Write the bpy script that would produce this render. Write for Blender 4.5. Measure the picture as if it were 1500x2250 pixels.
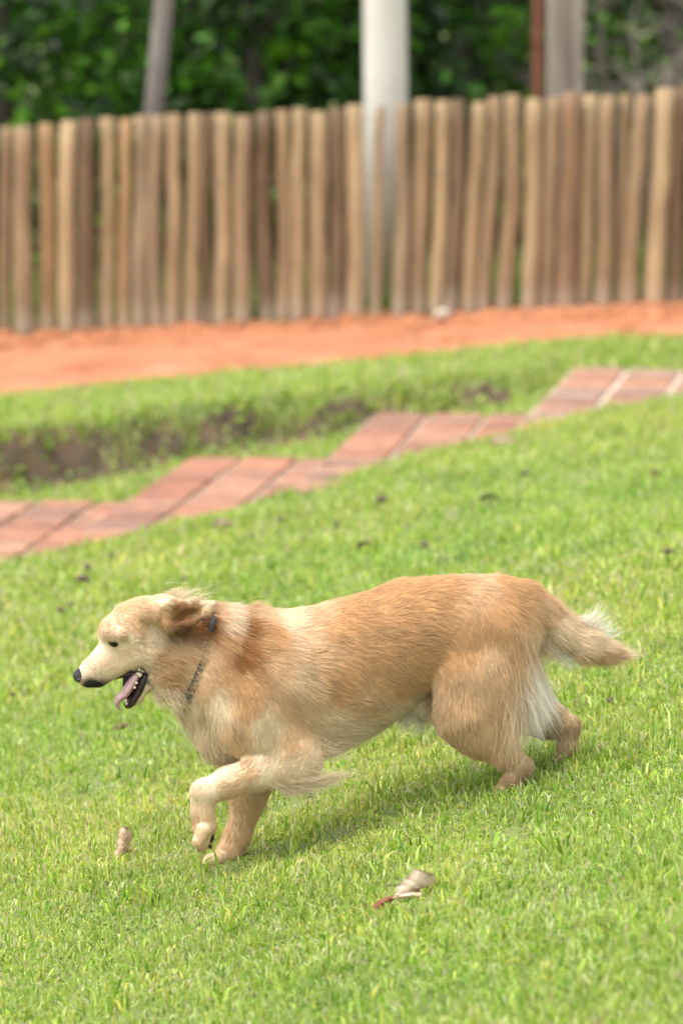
import bpy, math, random
import numpy as np
from mathutils import Vector

for o in list(bpy.data.objects):
    bpy.data.objects.remove(o, do_unlink=True)
scene = bpy.context.scene
COL = scene.collection
R = math.radians
rng = np.random.default_rng(7)
random.seed(7)

# ------------------------------------------------------------------ camera
CAM_Z, LENS = 1.63, 135.0
FPX = 2250 * LENS / 36.0                 # focal length in photograph pixels
PITCH = math.atan(1145 / FPX)
cam = bpy.data.cameras.new('camera')
cam.lens = LENS; cam.sensor_fit = 'VERTICAL'; cam.sensor_height = 36; cam.sensor_width = 24
cam.clip_start = 0.1; cam.clip_end = 600
cam.dof.use_dof = True; cam.dof.focus_distance = 7.42; cam.dof.aperture_fstop = 3.6
camo = bpy.data.objects.new('camera', cam); COL.objects.link(camo)
camo.location = (0, 0, CAM_Z); camo.rotation_euler = (math.pi / 2 - PITCH, 0, 0)
scene.camera = camo

# ------------------------------------------------------------------ sky, sun, exposure (bright overcast)
SUN_EL, SUN_AZ = R(70), R(-115)           # azimuth measured from +Y (away from the camera) towards +X
world = bpy.data.worlds.new('World'); scene.world = world; world.use_nodes = True
nt = world.node_tree; nt.nodes.clear()
sky = nt.nodes.new('ShaderNodeTexSky'); sky.sky_type = 'NISHITA'; sky.sun_disc = False
sky.sun_elevation = SUN_EL; sky.sun_rotation = SUN_AZ
sky.air_density = 1.0; sky.dust_density = 4.0; sky.ozone_density = 1.0
hs = nt.nodes.new('ShaderNodeHueSaturation'); hs.inputs['Saturation'].default_value = 0.25
bg = nt.nodes.new('ShaderNodeBackground'); bg.inputs['Strength'].default_value = 0.15
wo = nt.nodes.new('ShaderNodeOutputWorld')
nt.links.new(sky.outputs[0], hs.inputs['Color']); nt.links.new(hs.outputs[0], bg.inputs[0]); nt.links.new(bg.outputs[0], wo.inputs[0])
sun = bpy.data.lights.new('sun', 'SUN'); sun.energy = .75; sun.angle = R(75); sun.color = (1.0, 0.96, 0.9)
suno = bpy.data.objects.new('sun', sun); COL.objects.link(suno)
sd = Vector((math.sin(SUN_AZ) * math.cos(SUN_EL), math.cos(SUN_AZ) * math.cos(SUN_EL), math.sin(SUN_EL)))
suno.rotation_euler = (-sd).to_track_quat('-Z', 'Y').to_euler()
scene.view_settings.view_transform = 'Standard'; scene.view_settings.look = 'None'
scene.view_settings.exposure = 1.5; scene.view_settings.gamma = 1.0; scene.view_settings.use_curve_mapping = False

# ------------------------------------------------------------------ helpers
FWD = np.array([0, math.cos(PITCH), -math.sin(PITCH)]); UPV = np.array([0, math.sin(PITCH), math.cos(PITCH)])
CAMP = np.array([0, 0, CAM_Z])
def ray(px, py):
    return FWD + np.array([1., 0, 0]) * ((px - 750) / FPX) + UPV * ((1125 - py) / FPX)
def at(px, py, Y):                        # the point of the place seen at a pixel of the photograph, Y metres away
    d = ray(px, py); return CAMP + d * (Y / d[1])
def on_z(px, py, z):
    d = ray(px, py); return CAMP + d * ((z - CAM_Z) / d[2])

def smooth(a, b, x):
    t = np.clip((x - a) / (b - a), 0, 1); return t * t * (3 - 2 * t)
def _hash(ix, iy, iz, seed):
    h = (ix.astype(np.int64) * 374761393 + iy.astype(np.int64) * 668265263 + iz.astype(np.int64) * 2147483647 + seed * 974711) & 0xffffffff
    h = ((h ^ (h >> 13)) * 1274126177) & 0xffffffff
    h = h ^ (h >> 16)
    return (h & 0xffff) / 65535.0
def vnoise(x, y, z=0.0, seed=0):
    x, y, z = np.broadcast_arrays(np.asarray(x, float), np.asarray(y, float), np.asarray(z, float))
    ix, iy, iz = np.floor(x), np.floor(y), np.floor(z)
    fx, fy, fz = x - ix, y - iy, z - iz
    fx, fy, fz = fx * fx * (3 - 2 * fx), fy * fy * (3 - 2 * fy), fz * fz * (3 - 2 * fz)
    r = 0
    for a in (0, 1):
        for b in (0, 1):
            for c in (0, 1):
                w = (fx if a else 1 - fx) * (fy if b else 1 - fy) * (fz if c else 1 - fz)
                r = r + w * _hash(ix + a, iy + b, iz + c, seed)
    return r * 2 - 1
def srgb(r, g, b):
    f = lambda c: (c / 255 / 12.92) if c <= 10 else ((c / 255 + 0.055) / 1.055) ** 2.4
    return np.array([f(r), f(g), f(b)])

def mesh_obj(name, verts, faces, material=None, parent=None, smooth_shade=True, colors=None):
    verts = np.asarray(verts, np.float32)
    me = bpy.data.meshes.new(name)
    if isinstance(faces, np.ndarray):
        n, k = faces.shape
        me.vertices.add(len(verts)); me.vertices.foreach_set('co', verts.ravel())
        me.loops.add(n * k); me.loops.foreach_set('vertex_index', faces.astype(np.int32).ravel())
        me.polygons.add(n); me.polygons.foreach_set('loop_start', np.arange(0, n * k, k, dtype=np.int32))
        me.update(calc_edges=True)
    else:
        me.from_pydata(verts.tolist(), [], [list(f) for f in faces]); me.update()
    if smooth_shade:
        me.polygons.foreach_set('use_smooth', np.ones(len(me.polygons), bool))
    if colors is not None:
        at_ = me.color_attributes.new('tint', 'FLOAT_COLOR', 'POINT')
        c = np.ones((len(verts), 4), np.float32); c[:, :3] = colors
        at_.data.foreach_set('color', c.ravel())
    ob = bpy.data.objects.new(name, me); COL.objects.link(ob)
    if material is not None:
        for m in (material if isinstance(material, (list, tuple)) else [material]): me.materials.append(m)
    if parent is not None: ob.parent = parent
    return ob
def empty(name, loc=(0, 0, 0)):
    e = bpy.data.objects.new(name, None); e.location = loc; e.empty_display_size = .1; COL.objects.link(e); return e
def tag(o, label=None, cat=None, group=None, kind=None):
    if label: o['label'] = label
    if cat: o['category'] = cat
    if group: o['group'] = group
    if kind: o['kind'] = kind
    return o

def grid_mesh(xs, ys, zfun):
    X, Y = np.meshgrid(xs, ys, indexing='ij'); Z = zfun(X, Y)
    v = np.stack([X, Y, Z], -1).reshape(-1, 3)
    n, m = len(xs), len(ys)
    i, j = np.meshgrid(np.arange(n - 1), np.arange(m - 1), indexing='ij')
    a = (i * m + j).ravel()
    return v, np.stack([a, a + m, a + m + 1, a + 1], 1)

def tube(path, radii, sides=10, jitter=0.0, seed=0, cap=True):
    path = np.asarray(path, float); radii = np.broadcast_to(np.asarray(radii, float), (len(path),))
    rg = np.random.default_rng(seed); V = []; F = []
    for i, p in enumerate(path):
        d = path[min(i + 1, len(path) - 1)] - path[max(i - 1, 0)]; d /= np.linalg.norm(d)
        a = np.cross(d, [0, 0, 1.0]) if abs(d[2]) < .9 else np.cross(d, [0, 1.0, 0]); a /= np.linalg.norm(a); b = np.cross(d, a)
        for s in range(sides):
            t = 2 * math.pi * s / sides; r = radii[i] * (1 + jitter * rg.uniform(-1, 1))
            V.append(p + (a * math.cos(t) + b * math.sin(t)) * r)
    for i in range(len(path) - 1):
        for s in range(sides):
            q = (s + 1) % sides
            F.append((i * sides + s, (i + 1) * sides + s, (i + 1) * sides + q, i * sides + q))
    if cap:
        F.append(tuple(range(sides))); F.append(tuple(range((len(path) - 1) * sides, len(path) * sides))[::-1])
    return V, F
def join(parts):
    V = []; F = []
    for v, f in parts:
        b = len(V); V += [tuple(x) for x in v]; F += [tuple(i + b for i in q) for q in f]
    return V, F

# ------------------------------------------------------------------ materials
def new_mat(name):
    m = bpy.data.materials.new(name); m.use_nodes = True
    n = m.node_tree.nodes; n.clear()
    out = n.new('ShaderNodeOutputMaterial'); b = n.new('ShaderNodeBsdfPrincipled')
    m.node_tree.links.new(b.outputs[0], out.inputs[0])
    return m, n, m.node_tree.links, b, out
def noise_mat(name, c1, c2, scale=5, rough=.85, bump=0.0, bscale=None, c3=None, stretch=None, spec=.3, coords='Object'):
    m, n, l, b, out = new_mat(name)
    tc = n.new('ShaderNodeTexCoord'); vec = tc.outputs[coords]
    if stretch:
        mp = n.new('ShaderNodeMapping'); mp.inputs['Scale'].default_value = stretch; l.new(vec, mp.inputs[0]); vec = mp.outputs[0]
    nz = n.new('ShaderNodeTexNoise'); nz.inputs['Scale'].default_value = scale; nz.inputs['Detail'].default_value = 6; nz.inputs['Roughness'].default_value = .65
    l.new(vec, nz.inputs['Vector'])
    cr = n.new('ShaderNodeValToRGB'); e = cr.color_ramp.elements
    e[0].position = .33; e[1].position = .67; e[0].color = (*c1, 1); e[1].color = (*c2, 1)
    if c3 is not None:
        x = e.new(.5); x.color = (*c3, 1)
    l.new(nz.outputs['Fac'], cr.inputs[0]); l.new(cr.outputs[0], b.inputs['Base Color'])
    b.inputs['Roughness'].default_value = rough; b.inputs['Specular IOR Level'].default_value = spec
    if bump:
        n2 = n.new('ShaderNodeTexNoise'); n2.inputs['Scale'].default_value = bscale or scale * 4; n2.inputs['Detail'].default_value = 5
        l.new(vec, n2.inputs['Vector'])
        bp = n.new('ShaderNodeBump'); bp.inputs['Strength'].default_value = bump; bp.inputs['Distance'].default_value = .02
        l.new(n2.outputs['Fac'], bp.inputs['Height']); l.new(bp.outputs[0], b.inputs['Normal'])
    return m
def leaf_mat(name, trans=.35, rough=.5, spec=.35):          # colour comes from each blade's own tint
    m, n, l, b, out = new_mat(name)
    a = n.new('ShaderNodeAttribute'); a.attribute_name = 'tint'
    l.new(a.outputs['Color'], b.inputs['Base Color']); b.inputs['Roughness'].default_value = rough; b.inputs['Specular IOR Level'].default_value = spec
    t = n.new('ShaderNodeBsdfTranslucent'); l.new(a.outputs['Color'], t.inputs['Color'])
    mx = n.new('ShaderNodeMixShader'); mx.inputs[0].default_value = trans
    l.new(b.outputs[0], mx.inputs[1]); l.new(t.outputs[0], mx.inputs[2]); l.new(mx.outputs[0], out.inputs[0])
    return m

M_LAWN = noise_mat('lawn_soil', (.10, .14, .03), (.18, .17, .07), 9, bump=.6, bscale=60, c3=(.14, .18, .045))
M_SOIL = noise_mat('bank_soil', (.055, .04, .024), (.17, .10, .058), 7, bump=.9, bscale=22, c3=(.10, .07, .042))  # dark soil, deepened in colour for shade the bank shape lacks
M_DIRT = noise_mat('orange_dirt', (.27, .088, .036), (.41, .18, .09), 3.2, bump=.5, bscale=30, c3=(.335, .128, .058))
M_CLOD = noise_mat('orange_clod', (.24, .08, .03), (.46, .20, .09), 5, bump=.5, bscale=40)
M_STONE = noise_mat('pale_stone', (.38, .32, .24), (.50, .43, .34), 14, bump=.4)
M_MORTAR = noise_mat('sandy_mortar', (.24, .18, .12), (.40, .30, .21), 12, bump=.5, bscale=60)
M_MORTAR2 = noise_mat('pale_mortar', (.42, .34, .26), (.56, .47, .37), 12, bump=.5, bscale=60)
M_CONC = noise_mat('pale_concrete', (.52, .50, .43), (.64, .62, .54), 6, bump=.25, bscale=40, stretch=(1, 1, .25))
M_GREYPOST = noise_mat('weathered_post', (.20, .165, .13), (.34, .29, .235), 7, bump=.4, bscale=30, stretch=(2, 2, .3))
M_BARK = noise_mat('grey_bark', (.13, .11, .095), (.24, .21, .185), 9, bump=.5, bscale=40, stretch=(1, 1, .4))
M_TRUNK = noise_mat('dark_bark', (.035, .03, .022), (.09, .075, .055), 9, bump=.5, bscale=40, stretch=(1, 1, .4))
M_TWIG = noise_mat('dry_twig', (.20, .165, .14), (.34, .29, .25), 9, bump=.4)
M_RUST = noise_mat('rusty_steel', (.15, .05, .03), (.24, .085, .05), 12, rough=.6, bump=.2)
M_WIRE = noise_mat('dull_wire', (.16, .14, .12), (.24, .21, .18), 20, rough=.5)
M_LEAF = leaf_mat('tree_leaf', .3, .45, .4)
M_GRASS = leaf_mat('grass_blade', .42, .5, .3)
M_CLUMPDIRT = noise_mat('dark_soil_clump', (.10, .075, .055), (.20, .155, .115), 60, bump=.6, bscale=200)

def tinted_wood():
    m, n, l, b, out = new_mat('picket_wood')
    oi = n.new('ShaderNodeObjectInfo'); tc = n.new('ShaderNodeTexCoord')
    ad = n.new('ShaderNodeVectorMath'); ad.operation = 'ADD'
    sc = n.new('ShaderNodeVectorMath'); sc.operation = 'SCALE'; sc.inputs['Scale'].default_value = 37.0
    l.new(oi.outputs['Random'], sc.inputs[0]); l.new(tc.outputs['Object'], ad.inputs[0]); l.new(sc.outputs[0], ad.inputs[1])
    mp = n.new('ShaderNodeMapping'); mp.inputs['Scale'].default_value = (9, 9, 1.1); l.new(ad.outputs[0], mp.inputs[0])
    nz = n.new('ShaderNodeTexNoise'); nz.inputs['Scale'].default_value = 2.2; nz.inputs['Detail'].default_value = 7; nz.inputs['Roughness'].default_value = .7
    l.new(mp.outputs[0], nz.inputs['Vector'])
    cr = n.new('ShaderNodeValToRGB'); e = cr.color_ramp.elements; e[0].position = .3; e[1].position = .72
    e[0].color = (.52, .45, .40, 1); e[1].color = (1.15, 1.12, 1.08, 1); l.new(nz.outputs['Fac'], cr.inputs[0])
    mx = n.new('ShaderNodeMix'); mx.data_type = 'RGBA'; mx.blend_type = 'MULTIPLY'; mx.inputs['Factor'].default_value = 1
    l.new(oi.outputs['Color'], mx.inputs['A']); l.new(cr.outputs[0], mx.inputs['B'])
    # dried grey splash mud over the lowest hand's breadth, ragged edge
    sp = n.new('ShaderNodeSeparateXYZ'); l.new(tc.outputs['Object'], sp.inputs[0])
    mr = n.new('ShaderNodeMapRange'); mr.inputs['From Min'].default_value = .10; mr.inputs['From Max'].default_value = .24; mr.inputs['To Min'].default_value = .5; mr.inputs['To Max'].default_value = 0
    ma = n.new('ShaderNodeMath'); ma.operation = 'MULTIPLY_ADD'; ma.inputs[1].default_value = .3; l.new(nz.outputs['Fac'], ma.inputs[0]); l.new(sp.outputs['Z'], ma.inputs[2])
    sb = n.new('ShaderNodeMath'); sb.operation = 'SUBTRACT'; sb.inputs[1].default_value = .15; l.new(ma.outputs[0], sb.inputs[0]); l.new(sb.outputs[0], mr.inputs['Value'])
    m2 = n.new('ShaderNodeMix'); m2.data_type = 'RGBA'; l.new(mr.outputs[0], m2.inputs['Factor']); l.new(mx.outputs['Result'], m2.inputs['A']); m2.inputs['B'].default_value = (.50, .42, .32, 1)
    l.new(m2.outputs['Result'], b.inputs['Base Color']); b.inputs['Roughness'].default_value = .8; b.inputs['Specular IOR Level'].default_value = .25
    bp = n.new('ShaderNodeBump'); bp.inputs['Strength'].default_value = .6; bp.inputs['Distance'].default_value = .01; l.new(nz.outputs['Fac'], bp.inputs['Height']); l.new(bp.outputs[0], b.inputs['Normal'])
    return m
M_WOOD = tinted_wood()
def tinted_brick():
    m, n, l, b, out = new_mat('fired_brick')
    oi = n.new('ShaderNodeObjectInfo'); tc = n.new('ShaderNodeTexCoord')
    ad = n.new('ShaderNodeVectorMath'); ad.operation = 'ADD'
    sc = n.new('ShaderNodeVectorMath'); sc.operation = 'SCALE'; sc.inputs['Scale'].default_value = 23.0
    l.new(oi.outputs['Random'], sc.inputs[0]); l.new(tc.outputs['Object'], ad.inputs[0]); l.new(sc.outputs[0], ad.inputs[1])
    nz = n.new('ShaderNodeTexNoise'); nz.inputs['Scale'].default_value = 14; nz.inputs['Detail'].default_value = 6; l.new(ad.outputs[0], nz.inputs['Vector'])
    cr = n.new('ShaderNodeValToRGB'); e = cr.color_ramp.elements; e[0].position = .3; e[1].position = .75
    e[0].color = (.55, .56, .56, 1); e[1].color = (1.12, 1.16, 1.2, 1); l.new(nz.outputs['Fac'], cr.inputs[0])
    mx = n.new('ShaderNodeMix'); mx.data_type = 'RGBA'; mx.blend_type = 'MULTIPLY'; mx.inputs['Factor'].default_value = 1
    l.new(oi.outputs['Color'], mx.inputs['A']); l.new(cr.outputs[0], mx.inputs['B']); l.new(mx.outputs['Result'], b.inputs['Base Color'])
    b.inputs['Roughness'].default_value = .75
    bp = n.new('ShaderNodeBump'); bp.inputs['Strength'].default_value = .4; bp.inputs['Distance'].default_value = .006; l.new(nz.outputs['Fac'], bp.inputs['Height']); l.new(bp.outputs[0], b.inputs['Normal'])
    return m
M_BRICK = tinted_brick()

# ------------------------------------------------------------------ terrain
def xe(x): return 4 * np.tanh(np.asarray(x, float) / 4)
def lawn_z(x, y):
    b = .20 + (.11 - .20) * smooth(8.3, 12.3, y)
    a = -.037 * smooth(7.5, 12.5, y)
    a = a + (.014 - .042 * smooth(.22, -.12, x)) * smooth(9.8, 8.0, y)
    a = a - .022 * smooth(-.9, -.05, np.asarray(y, float) - line_y(x)) * smooth(11.0, 11.8, y)
    return b * xe(x) + a + .008 * vnoise(x * 2.2, y * 1.6, seed=3)
def line_y(x): return 13.28 + 1.27 * np.clip(x, -3.5, 2.6)      # where the lawn meets the path
def bank_y(x): return 15.41 + .655 * np.clip(x, -5, 2.2) + .6 * smooth(.6, 1.5, x)
def terr_z(x, y): return .046 * xe(x) - .009
def ground_z(x, y):
    x = np.asarray(x, float); y = np.asarray(y, float)
    lz = lawn_z(x, y); cz = .11 * xe(x) - .15
    t = smooth(0.0, .12, y - line_y(x))
    low = lz * (1 - t) + np.minimum(cz, lz) * t
    tz = terr_z(x, y) + .02 * smooth(1.0, 0, np.abs(y - bank_y(x) - .35)) * smooth(.9, -.6, x)
    by = bank_y(x) + .05 * vnoise(x * 5, 0, seed=9) + .03 * vnoise(x * 15, 0, seed=10)
    w = .22 + .8 * smooth(.5, 1.6, x)
    s = smooth(0, 1, (y - by) / w)
    low = np.minimum(low, tz + .4 * smooth(12.5, 11.5, y) + .03)
    return low * (1 - s) + tz * s
def hit(px, py, lift=0.0):                # where a pixel's ray meets the ground
    d = ray(px, py); d = d / d[1]; y = 5.0
    while y < 40:
        p = CAMP + d * y
        if p[2] < float(ground_z(p[0], p[1])) + lift: break
        y += .01
    return CAMP + d * y

xs = np.concatenate([np.linspace(-90, -5, 24), np.linspace(-4.8, -2.2, 14), np.linspace(-2.1, 2.1, 141), np.linspace(2.2, 4.8, 14), np.linspace(5, 90, 24)])
ys = np.concatenate([np.linspace(-30, 4, 12), np.linspace(4.2, 11.4, 60), np.linspace(11.45, 18, 210), np.linspace(18.2, 24, 24), np.linspace(26, 220, 26)])
v, f = grid_mesh(xs, ys, ground_z)
lawn = tag(mesh_obj('lawn_ground', v, f, [M_LAWN, M_SOIL]), kind='structure')
fc = v[f].mean(1)                                        # the steep cut face behind the path is bare soil
hz = v[f][:, :, 2]; steep = (hz.max(1) - hz.min(1)) > .008
steep = np.ones(len(fc), bool); inb = (fc[:, 1] > bank_y(fc[:, 0]) - .05) & (fc[:, 1] < bank_y(fc[:, 0]) + .17) & (fc[:, 0] < 1.0) & (fc[:, 0] > -6)
lawn.data.polygons.foreach_set('material_index', (inb & steep).astype(np.int32)); lawn.data.update()

# orange dirt track
def road_front(x): return 16.85 + .47 * np.clip(x, -8, 6) + .10 * vnoise(np.asarray(x) * 1.4, 0, seed=21) + .03 * vnoise(np.asarray(x) * 7, 0, seed=22)
RX = np.linspace(-9, 9, 300)
RT = np.linspace(0, 1, 70)
Xr = np.repeat(RX[:, None], 70, 1); Yr = road_front(RX)[:, None] * (1 - RT) + 19.75 * RT
ridge = np.exp(-((Yr - 18.95) / .32) ** 2)
Zr = terr_z(Xr, Yr) + .012 + .012 * vnoise(Xr * 2.5, Yr * 2.5, seed=31) * smooth(0, .15, RT) + ridge * (-.01 + .04 * np.maximum(0, vnoise(Xr * 4, Yr * 4, seed=32)) + .02 * vnoise(Xr * 13, Yr * 13, seed=33))
Zr[:, 0] -= .02
vv = np.stack([Xr, Yr, Zr], -1).reshape(-1, 3)
i, j = np.meshgrid(np.arange(299), np.arange(69), indexing='ij'); a = (i * 70 + j).ravel()
tag(mesh_obj('dirt_road', vv, np.stack([a, a + 70, a + 71, a + 1], 1), M_DIRT), kind='structure')

def rock(seed, n=1):
    rg = np.random.default_rng(seed)
    t = (1 + 5 ** .5) / 2
    V = np.array([(-1, t, 0), (1, t, 0), (-1, -t, 0), (1, -t, 0), (0, -1, t), (0, 1, t), (0, -1, -t), (0, 1, -t), (t, 0, -1), (t, 0, 1), (-t, 0, -1), (-t, 0, 1)]) / 1.9
    F = [(0, 11, 5), (0, 5, 1), (0, 1, 7), (0, 7, 10), (0, 10, 11), (1, 5, 9), (5, 11, 4), (11, 10, 2), (10, 7, 6), (7, 1, 8), (3, 9, 4), (3, 4, 2), (3, 2, 6), (3, 6, 8), (3, 8, 9), (4, 9, 5), (2, 4, 11), (6, 2, 10), (8, 6, 7), (9, 8, 1)]
    V = V * rg.uniform(.7, 1.25, (12, 1)) * rg.uniform(.75, 1.2, (1, 3))
    return V, np.array(F)
VV = []; FF = []; nb = 0
for k in range(2600):
    x = rng.uniform(-4.5, 4.5)
    y = rng.normal(18.85, .30) if k < 1900 else rng.uniform(17, 19.3)
    if y < float(road_front(x)) + .1 or y > 19.7: continue
    s = rng.uniform(.008, .028) if rng.random() < .82 else rng.uniform(.026, .045)
    if k >= 1900: s *= .5
    V, F = rock(k); z = float(terr_z(x, y)) + .006 + .004 * math.exp(-((y - 18.95) / .32) ** 2)
    VV.append(V * s * np.array([1.2, 1, .8]) + [x, y, z]); FF.append(F + nb); nb += 12
tag(mesh_obj('dirt_clods', np.concatenate(VV), np.concatenate(FF), M_CLOD, smooth_shade=False), 'loose orange clods of earth heaped along the foot of the picket fence', 'clods', kind='stuff')
p = at(972, 712, 18.75)
V, F = rock(77)
st = mesh_obj('stone', V * np.array([.055, .045, .03]), F, M_STONE, smooth_shade=False); st.location = (p[0], p[1], float(terr_z(p[0], p[1])) + .05)
tag(st, 'pale stone lying on the orange dirt at the fence foot', 'stone')

# ------------------------------------------------------------------ stepped brick path
path = tag(empty('path', (0, 13.2, -.05)), kind='structure')
bx_, by_, bz_ = .108, .049, .03
def bevel_box(hx, hy, hz, c):
    V = []
    for z, ins in ((-hz, 0), (hz - c, 0), (hz, c)):
        V += [(-hx + ins, -hy + ins, z), (hx - ins, -hy + ins, z), (hx - ins, hy - ins, z), (-hx + ins, hy - ins, z)]
    F = [(3, 2, 1, 0), (8, 9, 10, 11)]
    for r in (0, 4):
        for q in range(4): F.append((r + q, r + (q + 1) % 4, r + 4 + (q + 1) % 4, r + 4 + q))
    return V, F
V, F = bevel_box(bx_, by_, bz_, .006)
bme = bpy.data.meshes.new('brick'); bme.from_pydata(V, [], F); bme.materials.append(M_BRICK)
def step(FL, BL, z, width, tone):
    e = np.array([BL[0] - FL[0], BL[1] - FL[1]]); L = np.linalg.norm(e); e /= L
    w = np.array([e[1], -e[0]])
    L += .25                                              # runs a little on under the lawn in front
    o = np.array(FL[:2]) - e * .25
    s = mesh_obj('step', np.array([[*(o + w * a + e * b), zz] for zz in (z - .22, z - .014) for a, b in ((0, 0), (width, 0), (width, L), (0, L))]) - np.array([0, 13.2, -.05]),
                 [(3, 2, 1, 0), (4, 5, 6, 7), (0, 1, 5, 4), (1, 2, 6, 5), (2, 3, 7, 6), (3, 0, 4, 7)], M_MORTAR2 if tone == 'worn' else M_MORTAR, path, False)
    rows = int(L / .112); ncol = max(1, round(width / .235)); pitch = width / ncol
    ang = math.atan2(w[1], w[0])
    sq = {}
    for r_ in range(rows):
        for c_ in range(ncol):
            b = bpy.data.objects.new('brick', bme); COL.objects.link(b); b.parent = s
            q = o + w * (pitch * (c_ + .5)) + e * ((r_ + .5) * (L / rows))
            b.location = (q[0], q[1] - 13.2, z - bz_ + random.uniform(-.004, .003) + .05)
            b.rotation_euler = (random.uniform(-.012, .012), random.uniform(-.012, .012), ang + random.uniform(-.02, .02))
            b.scale = (pitch * .452 / bx_ * random.uniform(.97, 1.0), (L / rows) * .425 / by_ * random.uniform(.96, 1.02), 1)
            t = sq.setdefault((r_ // 2, c_), random.random()) * .75 + random.random() * .25; base = np.array([.36, .13, .066]) * (1 - t) + np.array([.40, .21, .125]) * t
            base = base * (.70 + .35 * sq.setdefault((r_ // 2, c_, 1), random.random())) * random.uniform(.88, 1.1)
            if tone == 'worn' and sq[(r_ // 2, c_)] < .45: base = np.array([.30, .18, .12]) * random.uniform(.85, 1.05)
            if random.random() < .08: base = np.array([.24, .12, .08])
            b.color = (*base, 1)
zs = [-.21, -.13, -.05, .03]
FL = [None, on_z(170, 1168, zs[1]), on_z(660, 1054, zs[2]), on_z(1140, 925, zs[3])]
BL = [None, on_z(415, 1000, zs[1]), on_z(820, 905, zs[2]), on_z(1258, 806, zs[3])]
d12 = FL[2] - FL[1]
FL[0] = FL[1] - d12; BL[0] = np.array([*(BL[1] - d12)[:2], zs[0]])
fr = on_z(25, 1095, zs[0]); BL[0][1] = fr[1]
step(FL[0], BL[0], zs[0], .86, 'red'); step(FL[1], BL[1], zs[1], .86, 'red'); step(FL[2], BL[2], zs[2], .92, 'red'); step(FL[3], BL[3], zs[3], .95, 'worn')
step(FL[3] + (FL[3] - FL[2]), BL[3] + (FL[3] - FL[2]), .11, .9, 'worn')

# ------------------------------------------------------------------ picket fence
fence = tag(empty('picket_fence', (0, 19.2, 0)), 'fence of upright round wooden pickets along the back of the dirt strip', 'fence')
LT, MD, OR, DK, GR = (.455, .345, .205), (.36, .265, .16), (.43, .295, .155), (.20, .14, .085), (.355, .275, .175)
pk = [(11, 24, MD), (54, 42, MD), (102, 35, OR), (148, 37, LT), (193, 37, DK), (236, 31, LT), (275, 26, OR), (309, 34, GR), (344, 34, GR), (385, 31, MD), (423, 33, LT), (456, 22, DK),
      (491, 38, LT), (533, 36, MD), (580, 37, DK), (622, 29, MD), (657, 33, LT), (698, 41, LT), (742, 37, DK), (784, 38, LT), (836, 19, MD), (885, 31, GR), (928, 38, MD), (973, 34, LT), (1010, 30, DK),
      (1051, 35, LT), (1086, 32, MD), (1127, 36, MD), (1176, 35, LT), (1220, 37, MD), (1258, 44, 'POST'), (1297, 35, LT), (1336, 34, MD), (1376, 25, MD), (1407, 33, MD), (1456, 43, LT), (1499, 34, DK)]
lean_px = lambda x: -4 if x < 700 else -4 - 13 * min(1, (x - 700) / 300)
def picket(px, w, col, k):
    rg = np.random.default_rng(1000 + k)
    post = col == 'POST'
    if post: col = (.25, .165, .10)
    top = at(px, 283 - 85 * px / 1500 + rg.uniform(-9, 7), 19.2)
    yb = 19.2 + rg.uniform(-.03, .03)
    bx = top[0] + (lean_px(px) + rg.uniform(-6, 6)) / FPX * 19.2
    zb = float(terr_z(bx, yb)) - .08
    r = w / 2 / FPX * 19.2 * 1.06
    n = 9; h = top[2] - zb
    wob = rg.uniform(-.012, .012, 2)
    pts = []
    for q in range(n):
        t = q / (n - 1)
        pts.append((bx + (top[0] - bx) * t + wob[0] * math.sin(t * 5 + k) + .004 * rg.uniform(-1, 1), yb + wob[1] * math.sin(t * 4 + k), zb + h * t))
    rad = [r * (1.06 - .12 * q / (n - 1) + .06 * rg.uniform(-1, 1)) for q in range(n)]
    pts.append((pts[-1][0], pts[-1][1], pts[-1][2] + .006)); rad.append(rad[-1] * .86)
    V, F = tube(pts, rad, 10, .05, k)
    base = np.array([bx, yb, zb])
    o = mesh_obj('fence_post' if post else 'picket', np.array(V) - base, F, M_WOOD, fence)
    o.location = base - np.array([0, 19.2, 0]); c = np.array(col) * rg.uniform(.9, 1.1); o.color = (*c, 1)
    if post: tag(o, 'thicker dark brown fence post')
for k, (a_, b_, c_) in enumerate(pk): picket(a_, b_, c_, k)
x = 1537
for k in range(16): picket(x, random.uniform(28, 40), random.choice([LT, MD, OR, GR, DK]), 60 + k); x += random.uniform(36, 48)
x = -30
for k in range(16): picket(x, random.uniform(28, 40), random.choice([LT, MD, OR, GR, DK]), 90 + k); x -= random.uniform(36, 48)
for hgt in (.30, .72, 1.0):
    pts = [(xx, 19.2 + .05 * (1 if q % 2 else -1), float(terr_z(xx, 19.2)) + hgt + .004 * math.sin(q * 1.7)) for q, xx in enumerate(np.linspace(-3.2, 3.2, 70))]
    V, F = tube(pts, .0025, 5)
    mesh_obj('wire', np.array(V) - np.array([0, 19.2, 0]), F, M_WIRE, fence)

# ------------------------------------------------------------------ poles behind the fence
def pole_shape(name, b, t, r0, r1, sides, mat, label, cat, rings=6, jitter=0, seed=1, flat=False):
    b = np.array(b); t = np.array(t)
    pts = [b + (t - b) * q / (rings - 1) for q in range(rings)]
    V, F = tube(pts, [r0 + (r1 - r0) * q / (rings - 1) for q in range(rings)], sides, jitter, seed)
    o = mesh_obj(name, np.array(V) - b, F, mat, None, not flat); o.location = b
    return tag(o, label, cat)
p0 = at(851, 560, 20.1); p1 = at(845, 20, 20.1)
d = (p1 - p0) / (p1[2] - p0[2])
pole_shape('concrete_pole', p0 + d * (-.15 - p0[2]), p0 + d * (5.2 - p0[2]), .121, .094, 12, M_CONC, 'tall pale concrete pole rising just behind the middle of the picket fence', 'pole', rings=5, flat=False)
p0 = at(337, 260, 20.4); p1 = at(361, 0, 20.4); d = (p1 - p0) / (p1[2] - p0[2])
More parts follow.
